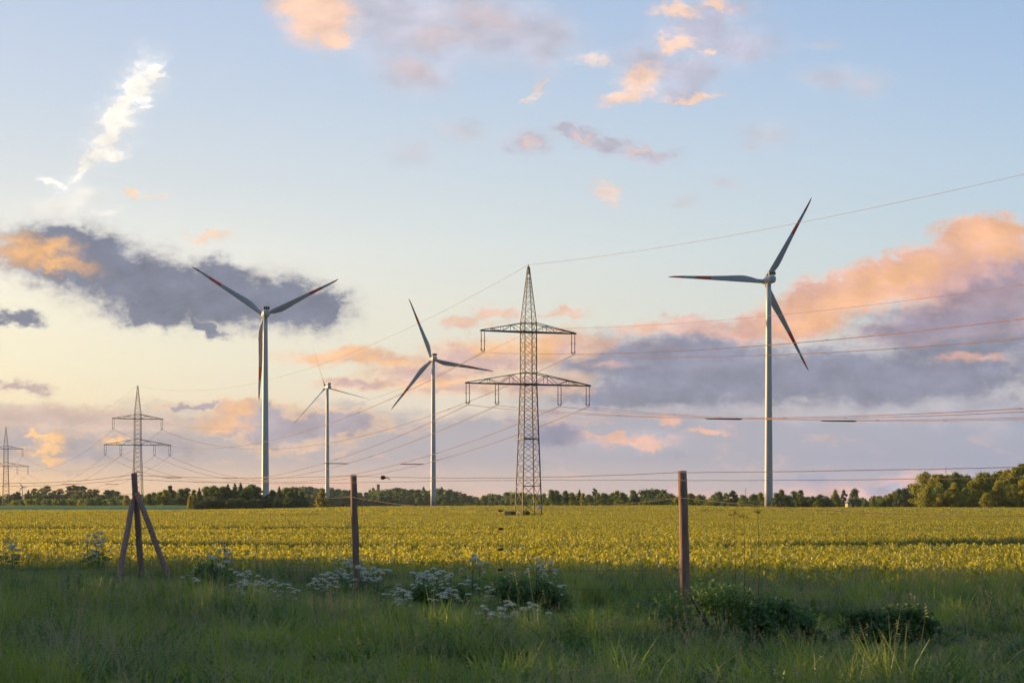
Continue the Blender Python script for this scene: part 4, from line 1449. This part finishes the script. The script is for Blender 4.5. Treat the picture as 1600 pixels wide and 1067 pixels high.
cnt = {}
cnt['g1'] = verge('meadow_grass', tuft(1, 30, 0.22, 0.48, 0.020, 'grass', 0.75), 7.0, 0.30, 1.15, None, 11.0)
cnt['g2'] = verge('long_grass', tuft(2, 40, 0.15, 0.78, 0.016, 'grass', 0.4), 3.6, 0.35, 1.15, lambda X, Y, d: wave(X, Y, 0.8, 2.0) > 0.5)
cnt['g3'] = verge('seed_grass', tuft(3, 16, 0.22, 0.80, 0.010, 'seed', 0.28, 0.8), 2.4, 0.5, 1.05, lambda X, Y, d: wave(X, Y, 0.7, 4.0) > 0.48)
def weed(seed, stems, h, mat):
    """upright leafy weed: pairs of toothed leaves up several stems"""
    rng = np.random.default_rng(seed)
    Q, T = [], []
    for i in range(stems):
        b0 = np.array([rng.uniform(-0.16, 0.16), rng.uniform(-0.16, 0.16), -0.03])
        hh = h * rng.uniform(0.55, 1.1)
        lean = np.array([rng.uniform(-0.16, 0.16), rng.uniform(-0.16, 0.16), 1.0]) * hh
        fd = rng.uniform(0, 3.14)
        sd = np.array([math.cos(fd), math.sin(fd), 0]) * 0.005
        Q.append((b0 - sd, b0 + sd, b0 + lean + sd * 0.4, b0 + lean - sd * 0.4))
        T.append(0.3)
        for k in range(9):
            f = 0.15 + 0.85 * k / 9
            c = b0 + lean * f
            for q in (0, math.pi):
                a = fd + k * 1.57 + q + rng.uniform(-0.3, 0.3)
                o = np.array([math.cos(a), math.sin(a), rng.uniform(-0.5, 0.35)]) * 0.10 * (1.15 - f * 0.7)
                w = np.array([-math.sin(a), math.cos(a), 0]) * 0.026 * (1.2 - f * 0.6)
                Q.append((c, c + o * 0.45 + w, c + o, c + o * 0.45 - w))
                T.append(np.clip(rng.normal(0.5, 0.25), 0, 1))
    return quads_mesh('tuft', np.array(Q), M[mat], np.array(T))


cnt['g5'] = verge('tall_weeds', weed(21, 7, 0.85, 'herb'), 2.0, 0.5, 1.0, lambda X, Y, d: wave(X, Y, 0.6, 5.0) > 0.52)
cnt['g6'] = verge('dry_stalks', tuft(22, 7, 0.2, 0.95, 0.008, 'seed', 0.5, 0.9), 1.6, 0.5, 1.0, lambda X, Y, d: wave(X, Y, 1.3, 2.5) > 0.42)
cnt['g4'] = verge('broad_weeds', tuft(4, 34, 0.20, 0.42, 0.05, 'herb', 1.0), 2.6, 0.5, 1.4, lambda X, Y, d: wave(X, Y, 1.1, 1.0) > 0.40)


# crop
def shade_bands(X, Y):
    """0 in the field bands whose shade is put into the crop colour, 1 elsewhere"""
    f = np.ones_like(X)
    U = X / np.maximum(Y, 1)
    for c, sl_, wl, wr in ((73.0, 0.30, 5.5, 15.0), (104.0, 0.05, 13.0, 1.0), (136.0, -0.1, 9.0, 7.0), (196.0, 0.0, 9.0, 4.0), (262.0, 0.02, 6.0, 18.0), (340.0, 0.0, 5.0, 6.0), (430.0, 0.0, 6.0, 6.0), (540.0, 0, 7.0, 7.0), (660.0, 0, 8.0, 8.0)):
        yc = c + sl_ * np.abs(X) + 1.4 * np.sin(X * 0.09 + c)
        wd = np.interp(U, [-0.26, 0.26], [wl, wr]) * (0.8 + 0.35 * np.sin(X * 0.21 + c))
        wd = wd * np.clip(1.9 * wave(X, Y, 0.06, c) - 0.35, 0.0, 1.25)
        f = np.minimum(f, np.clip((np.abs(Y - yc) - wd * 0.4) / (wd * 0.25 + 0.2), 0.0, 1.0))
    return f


def crop(name, me, y0, y1, dens, hs, xy, band=False):
    X, Y = fan_points(y0, y1, dens, 2.0 if y1 < 140 else 6.0)
    d = beyond(X, Y)
    f = shade_bands(X, Y)
    hollow = np.clip((wave(X, Y, 0.035, 3.0) - 0.15) / 0.3, 0, 1)
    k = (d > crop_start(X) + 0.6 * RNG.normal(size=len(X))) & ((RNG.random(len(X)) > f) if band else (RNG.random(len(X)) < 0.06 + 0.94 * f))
    # bare patch round the pylon foot
    k &= (((X - 3.3) / 6.0) ** 2 + ((Y - 396) / 14.0) ** 2) > 1.0
    X, Y, f, hollow = X[k], Y[k], f[k], hollow[k]
    n = len(X)
    s = hs * (0.7 + 0.3 * f) * RNG.uniform(0.6, 1.35, n) * (0.8 + 0.2 * hollow)
    P = np.stack([X, Y, gz(X, Y)], 1)
    S_ = np.stack([xy * RNG.uniform(0.8, 1.25, n)] * 2 + [s], 1)
    scatter(name, me, P, rots(n, 0.08), S_, 'stuff')
    return n


def crop_tuft(seed, blades, tops, spread, h, w, lw):
    """thin dark blades below, broad pale leaves turned every way on top"""
    rng = np.random.default_rng(seed)
    Q, T = [], []
    for i in range(blades + tops):
        r = spread * math.sqrt(rng.random())
        ph = rng.uniform(0, 6.283)
        b0 = np.array([r * math.cos(ph), r * math.sin(ph), 0.0])
        d = rng.uniform(0, 6.283)
        out = np.array([math.cos(d), math.sin(d), 0])
        side = np.array([-math.sin(d), math.cos(d), 0])
        if i < blades:
            hh = h * rng.uniform(0.6, 0.95)
            c = [b0, b0 + out * hh * 0.18 + np.array([0, 0, hh * 0.65]), b0 + out * hh * 0.5 + np.array([0, 0, hh])]
            ww = (w, w * 0.8, w * 0.1)
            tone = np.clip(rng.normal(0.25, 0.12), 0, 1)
        else:
            zz = h * rng.uniform(0.62, 1.0)
            ln = lw * rng.uniform(1.4, 2.6)
            st = rng.uniform(0.2, 1.0)
            c = [b0 + np.array([0, 0, zz]), b0 + out * ln * 0.45 * st + np.array([0, 0, zz + ln * 0.42]), b0 + out * ln * 0.95 * st + np.array([0, 0, zz + ln * (0.75 - 0.5 * st)])]
            ww = (lw * 0.35, lw, lw * 0.15)
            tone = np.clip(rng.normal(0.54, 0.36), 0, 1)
        for k in range(2):
            Q.append((c[k] - side * ww[k] / 2, c[k] + side * ww[k] / 2, c[k + 1] + side * ww[k + 1] / 2, c[k + 1] - side * ww[k + 1] / 2))
            T.append(tone)
    return quads_mesh('tuft', np.array(Q), M['crop'], np.array(T))


cnt['c1'] = crop('cereal_crop', crop_tuft(11, 9, 6, 0.15, 0.37, 0.02, 0.055), 22, 130, 9.0, 1.0, 1.0)
cnt['c2'] = crop('middle_cereal_crop', crop_tuft(12, 16, 18, 0.45, 0.37, 0.03, 0.085), 130, 420, 2.1, 1.0, 1.0)
cnt['c3'] = crop('distant_cereal_crop', crop_tuft(13, 24, 40, 1.3, 0.34, 0.06, 0.19), 420, 850, 0.26, 1.0, 1.0)
cnt['b1'] = crop('painted_shade_bands', tuft(14, 18, 0.18, 0.60, 0.020, 'thin', 0.4), 50, 160, 10.0, 1.0, 1.0, True)  # darker tufts carry the hollows' shade in their leaf colour
cnt['b2'] = crop('far_painted_shade_bands', tuft(15, 34, 0.5, 0.60, 0.045, 'thin', 0.4), 160, 850, 1.2, 1.0, 1.0, True)  # same painted shade in coarser tufts farther out
print('scatter', cnt)


# ------------------------------------------------------------------ fence
fence = thing('wire_fence', 'leaning wire fence of rough wooden posts along the grassy verge', 'fence', (0, 0, 0))
POST = []
# base x, base y, top x column, top row, radius
for bx, by, tpx, tpy, r in ((-14.6, 55.6, -30, 742, 0.07), (-8.73, 47.0, 209.5, 739, 0.072), (-2.95, 38.0, 552, 742, 0.066), (2.62, 30.0, 1066, 735.5, 0.072), (8.3, 21.6, 2010, 712, 0.07)):
    D = by
    top = Vector(((tpx - 800) / F * D, by, zrow(tpy, D)))
    base = Vector((bx, by, -0.1))
    mb = MB()
    rr = random.Random(int(bx * 10))
    pts, rad = [], []
    for i in range(9):
        f = i / 8
        p = base.lerp(top, f) + Vector((rr.uniform(-1, 1), rr.uniform(-1, 1), 0)) * 0.006
        pts.append(p)
        rad.append(r * (1.06 - 0.1 * f) * rr.uniform(0.97, 1.03))
    mb.tube(pts, rad, 12)
    mb.obj('post', M['wood'], fence)
    POST.append((base, top, r))
# braces of the second post
b0, t0, _ = POST[1]
for foot, f, r in ((Vector((-8.95, 45.1, -0.1)), 0.80, 0.068), (Vector((-7.78, 45.6, -0.1)), 0.82, 0.068)):
    hd = b0.lerp(t0, f) + Vector((0, -0.11, 0)) + (Vector((-0.045, 0, -0.12)) if foot.x < -8.5 else Vector((0.06, 0, 0.0)))
    mb = MB()
    mb.tube([foot.lerp(hd, i / 6) + Vector((0.006 * math.sin(i * 2.0), 0, 0)) for i in range(7)], [r * (1.05 - 0.02 * i) for i in range(7)], 12)
    mb.obj('brace', M['wood'], fence)


def on_post(i, z):
    b, t, r = POST[i]
    f = (z - b.z) / (t.z - b.z)
    return b.lerp(t, f) + Vector((-FN.x, -FN.y, 0)) * (r + 0.005)


def strand(zs, sags, r, mat, wob=0.004, spans=(0, 1, 2, 3)):
    mb = MB()
    pts = []
    rr = random.Random(int(zs[0] * 100))
    for i in spans:
        a, b = on_post(i, zs[i]), on_post(i + 1, zs[i + 1])
        n = 26
        for k in range(n + (1 if i == spans[-1] else 0)):
            f = k / n
            pts.append(a.lerp(b, f) - Vector((0, 0, 4 * sags[i] * f * (1 - f))) + Vector((0, 0, rr.uniform(-wob, wob) if 0 < k else 0)))
    mb.tube(pts, r, 5)
    return mb.obj('strand', M[mat], fence), pts


s1, p1_ = strand([2.46, 2.50, 2.33, 2.25, 2.24], [0.10, 0.05, 0.06, 0.03], 0.0050, 'wire')
s2, p2_ = strand([2.36, 2.41, 2.20, 2.13, 2.09], [0.08, 0.05, -0.02, 0.02], 0.0042, 'wire')
strand([1.98, 2.05, 1.93, 1.87, 1.70], [0.02, 0.10, 0.22, 0.16], 0.0042, 'wire')
strand([1.0, 0.95, 0.85, 0.80, 0.75], [0.5, 0.28, 0.14, 0.1], 0.0040, 'wire_grey', 0.004, (0, 1, 2))
strand([0.75, 0.7, 0.58, 0.5, 0.45], [0.4, 0.25, 0.14, 0.1], 0.0040, 'wire_grey', 0.004, (0, 1, 2))
strand([0.5, 0.45, 0.36, 0.25, 0.25], [0.3, 0.2, 0.1, 0.1], 0.0040, 'wire_grey', 0.004, (0, 1, 2))
# knotted netting of the two left fields
for i in (0, 1):
    mb = MB()
    a0, b0_ = on_post(i, 0.0), on_post(i + 1, 0.0)
    L = (b0_ - a0).length
    for k in range(10):
        z = 0.12 + k * 0.17
        mb.tube([a0.lerp(b0_, f / 24) + Vector((0, 0, z - 0.05 * math.sin(math.pi * f / 24))) for f in range(25)], 0.0018, 4)
    n = int(L / 0.17)
    for k in range(1, n):
        f = k / n
        q = a0.lerp(b0_, f)
        dz = -0.05 * math.sin(math.pi * f)
        mb.tube([q + Vector((0, 0, 0.12 + dz)), q + Vector((0.01 * math.sin(k * 1.7), 0, 0.9 + dz)), q + Vector((0, 0, 1.65 + dz))], 0.0015, 4)
    mb.obj('wire_netting', M['wire_thin'], fence)
# tensioner lump on the top strand and the column of clips in the open field
q = on_post(2, 2.29).lerp(on_post(3, 2.24), 0.125)
mb = MB()
mb.loft([[q + Vector((x, 0, 0)) + Vector((0, math.cos(t) * r, math.sin(t) * r * 1.1)) for t in [2 * math.pi * k / 10 for k in range(10)]] for x, r in ((-0.055, 0.008), (-0.045, 0.03), (-0.01, 0.038), (0.02, 0.03), (0.05, 0.012), (0.10, 0.006))])
mb.tube([q + Vector((0.05, 0, 0)), q + Vector((0.10, 0, -0.02)), q + Vector((0.13, 0, -0.05))], 0.006, 5)
mb.obj('tensioner', M['clip'], fence)
f = 0.507
a, b = on_post(2, 0), on_post(3, 0)
base = a.lerp(b, f)
mb = MB()
mb.tube([base + Vector((0, 0, 0.2)), base + Vector((0.01, 0, 1.0)), base + Vector((0, 0, 1.7))], 0.0025, 4)
mb.obj('stay_wire', M['wire_grey'], fence)
for py in (797.5, 826, 858, 890, 915):
    z = zrow(py, base.y)
    mb = MB()
    q = base + Vector((0.01 * math.sin(py), 0, z))
    mb.loft([[q + Vector((x, math.cos(t) * r, math.sin(t) * r)) for t in [2 * math.pi * k / 9 for k in range(9)]] for x, r in ((-0.05, 0.006), (-0.035, 0.018), (0.0, 0.024), (0.03, 0.02), (0.05, 0.006))])
    mb.obj('wire_clip', M['clip'], fence)


# ------------------------------------------------------------------ cow parsley and other verge plants
def umbel_mesh(seed, R0):
    """white flower head: many tiny florets on a shallow dome of small clusters"""
    rng = np.random.default_rng(seed)
    Q, T = [], []
    for c in range(13):
        r = R0 * math.sqrt((c + 0.3) / 13)
        ph = c * 2.4
        cc = np.array([r * math.cos(ph), r * math.sin(ph), 0.45 * R0 - 0.75 * r * r / R0 + rng.uniform(-1, 1) * 0.12 * R0])
        for k in range(22):
            d = rng.normal(size=3)
            p = cc + d / np.linalg.norm(d) * R0 * 0.27 * math.sqrt(rng.random())
            s = 0.0085 * rng.uniform(0.7, 1.3)
            a = rng.normal(size=3)
            a /= np.linalg.norm(a)
            b = np.cross(a, rng.normal(size=3))
            b /= np.linalg.norm(b)
            Q.append((p - a * s, p - b * s, p + a * s, p + b * s))
            T.append(0.5)
    return quads_mesh('flower_head', np.array(Q), M['petal'], np.array(T))


UMB = [umbel_mesh(40 + k, 0.048 + 0.010 * k) for k in range(3)]


def parsley_proto(seed):
    rng = random.Random(seed)
    t = thing('cow_parsley', 'white flowered cow parsley among the verge grass along the fence', 'wildflower', (0, 0, 0), 0, 'cow parsley along the fence')
    H = 1.0
    mb = MB()
    heads = []
    mb.tube([(0, 0, 0), (0.02, 0.01, 0.5), (0.03, 0, H * 0.86)], [0.009, 0.007, 0.004], 6)
    n = rng.choice([5, 6, 7])
    for k in range(n):
        ph = k * 2.4 + rng.uniform(-0.4, 0.4)
        z0 = H * rng.uniform(0.45, 0.78)
        r = rng.uniform(0.06, 0.26)
        tip = Vector((r * math.cos(ph), r * math.sin(ph), H * rng.uniform(0.48, 1.02)))
        mb.tube([(0.02, 0.0, z0), (tip.x * 0.6, tip.y * 0.6, (z0 + tip.z) / 2 - 0.03), tip], [0.005, 0.004, 0.003], 5)
        heads.append(tip)
    heads.append(Vector((0.03, 0, H * 0.88)))
    for h in heads:
        for k in range(7):
            a = k * 0.9
            mb.tube([h - Vector((0, 0, 0.045)), h + Vector((0.034 * math.cos(a), 0.034 * math.sin(a), -0.004))], 0.0018, 3)
    mb.obj('stem', M['stem'], t)
    rg = np.random.default_rng(seed)
    parts = [leaf_quads(rg, (0.14 * math.cos(k * 1.9), 0.14 * math.sin(k * 1.9), 0.16 + 0.07 * k), (0.13, 0.13, 0.035), 60, 0.035) for k in range(6)]
    link('foliage', quads_mesh('foliage', np.concatenate([p[0] for p in parts]), M['herb'], np.concatenate([p[1] for p in parts])), t)
    for k, h in enumerate(heads):
        u = link('flower_head', UMB[(k + seed) % 3], t, h)
        u.rotation_euler = (rng.uniform(0.0, 0.7), rng.uniform(-0.3, 0.3), rng.uniform(0, 6))
    return t


spots = [(300, 898, 41), (322, 884, 42), (334, 876, 42), (345, 886, 41), (352, 872, 43), (318, 900, 40), (378, 903, 37), (386, 912, 36), (404, 914, 36), (418, 918, 36), (436, 925, 34), (455, 938, 33), (376, 958, 31), (380, 930, 34), (302, 925, 36),
         (503, 902, 37), (510, 914, 36), (530, 878, 41), (541, 884, 40), (558, 888, 34), (570, 884, 40), (585, 892, 38), (598, 900, 37), (540, 908, 36), (578, 912, 35), (650, 900, 36), (668, 908, 35), (684, 900, 35), (690, 918, 34), (700, 928, 34), (706, 906, 35), (694, 936, 33),
         (618, 938, 33), (630, 948, 32), (664, 905, 36), (712, 948, 32), (690, 965, 31), (636, 972, 30), (750, 884, 38), (780, 928, 33), (792, 905, 35), (795, 932, 32), (768, 935, 32), (840, 876, 38), (860, 884, 37), (872, 922, 33), (790, 1000, 27), (785, 1018, 26), (762, 1022, 26), (794, 998, 27), (824, 1012, 26),
         (8, 850, 52), (20, 846, 53), (138, 848, 52), (150, 838, 54), (160, 846, 53), (350, 852, 50), (520, 900, 38), (560, 938, 33), (730, 912, 35), (645, 925, 33)]
frnd = random.Random(8)
spots += [(px + frnd.uniform(-16, 16), py + frnd.uniform(-9, 10), D + frnd.uniform(-1.2, 1.2)) for px, py, D in spots[:60] if frnd.random() < 0.35]
spots = [(px, py, max(D, 39.6) if 536 < px < 584 and px != 558 else D) for px, py, D in spots]
protos = [parsley_proto(k) for k in range(4)]
for k, (px, py, D) in enumerate(spots):
    o = protos[k] if k < 4 else copy_tree(protos[k % 4])
    X = (px - 800) / F * D
    z = zrow(py, D) + 0.12
    o.location = (X, D, 0.0)
    s = max(0.45, z)
    o.scale = (max(0.85, s), max(0.85, s), s)
    o.rotation_euler = (0, 0, k * 1.37)


def bramble(px, D, wpx, top, label, seed):
    rng = np.random.default_rng(seed)
    p = at(px, D)
    W = wpx / F * D / 2
    H = zrow(top, D) + 0.12
    t = thing('bramble_bush', label, 'shrub', p)
    parts = []
    mb = MB()
    for k in range(16):
        ph = k * 2.4
        r = W * math.sqrt((k + 0.5) / 16) * 0.85
        z = H * (0.2 + 0.65 * rng.random()) * (1 - 0.4 * (r / W) ** 2)
        parts.append(leaf_quads(rng, (r * math.cos(ph), r * math.sin(ph) * 0.7, z), (W * 0.26, W * 0.26, H * 0.24), 330, 0.05))
        tip = Vector((r * 1.35 * math.cos(ph), r * 0.9 * math.sin(ph), z * rng.uniform(0.7, 1.35)))
        parts.append(leaf_quads(rng, tuple(tip), (0.07, 0.07, 0.05), 24, 0.045))
        mb.tube([(0.1 * math.cos(ph), 0.1 * math.sin(ph), 0), tip * 0.5 + Vector((0, 0, H * 0.5)), tip], [0.008, 0.006, 0.003], 5)
    mb.obj('stem', M['bark'], t)
    link('foliage', quads_mesh('foliage', np.concatenate([q[0] for q in parts]), M['bramble'], np.concatenate([q[1] for q in parts])), t)


bramble(1135, 24.5, 270, 928, 'large dark bramble mound under the right-hand fence post', 1)
bramble(1215, 24, 150, 950, 'smaller dark bramble lobe right of the large bramble mound', 5)
bramble(828, 30, 130, 898, 'dark bramble with white flowers at mid fence, below the column of clips', 2)
bramble(1385, 24, 160, 952, 'low dark bramble at the lower right of the verge', 3)
bramble(140, 36, 90, 926, 'small dark bramble left of the braced post feet', 4)
bramble(330, 39, 90, 884, 'dark shrub behind white flowers right of the braced post', 6)
bramble(690, 33, 100, 915, 'dark weedy shrub under the thickest white flower cluster', 7)

# tall brown dock stems right of the right-hand post
for px, top, D in ((1147, 797, 29.0), (1162, 801, 29.2), (1184, 793, 28.6)):
    t = thing('dock_plant', 'thin brown dock stalk right of the right-hand fence post', 'wild plant', at(px, D), 0, 'dock stalks by the right post')
    H = zrow(top, D)
    mb = MB()
    mb.tube([(0, 0, 0), (0.02, 0, H * 0.5), (0, 0, H)], [0.006, 0.005, 0.003], 5)
    mb.obj('stem', M['dock'], t)
    rg = np.random.default_rng(px)
    V, T = leaf_quads(rg, (0, 0, H - 0.05), (0.08, 0.04, 0.04), 26, 0.024)
    link('seed_head', quads_mesh('seed_head', V, M['dock'], T), t)


# ------------------------------------------------------------------ haze
def build_haze():
    m = bpy.data.materials.new('evening_haze')
    m.use_nodes = True
    t = m.node_tree
    t.nodes.clear()
    out = t.nodes.new('ShaderNodeOutputMaterial')
    v = t.nodes.new('ShaderNodeVolumePrincipled')
    v.inputs['Color'].default_value = (0.88, 0.90, 0.95, 1)
    v.inputs['Density'].default_value = 3.2e-5
    v.inputs['Density Attribute'].default_value = ''
    v.inputs['Anisotropy'].default_value = 0.2
    t.links.new(v.outputs[0], out.inputs['Volume'])
    m.cycles.homogeneous_volume = True
    mb = MB()
    mb.box((0, 2350, 78), (12200, 5200, 164))
    tag(mb.obj('haze', m), kind='stuff')


build_haze()
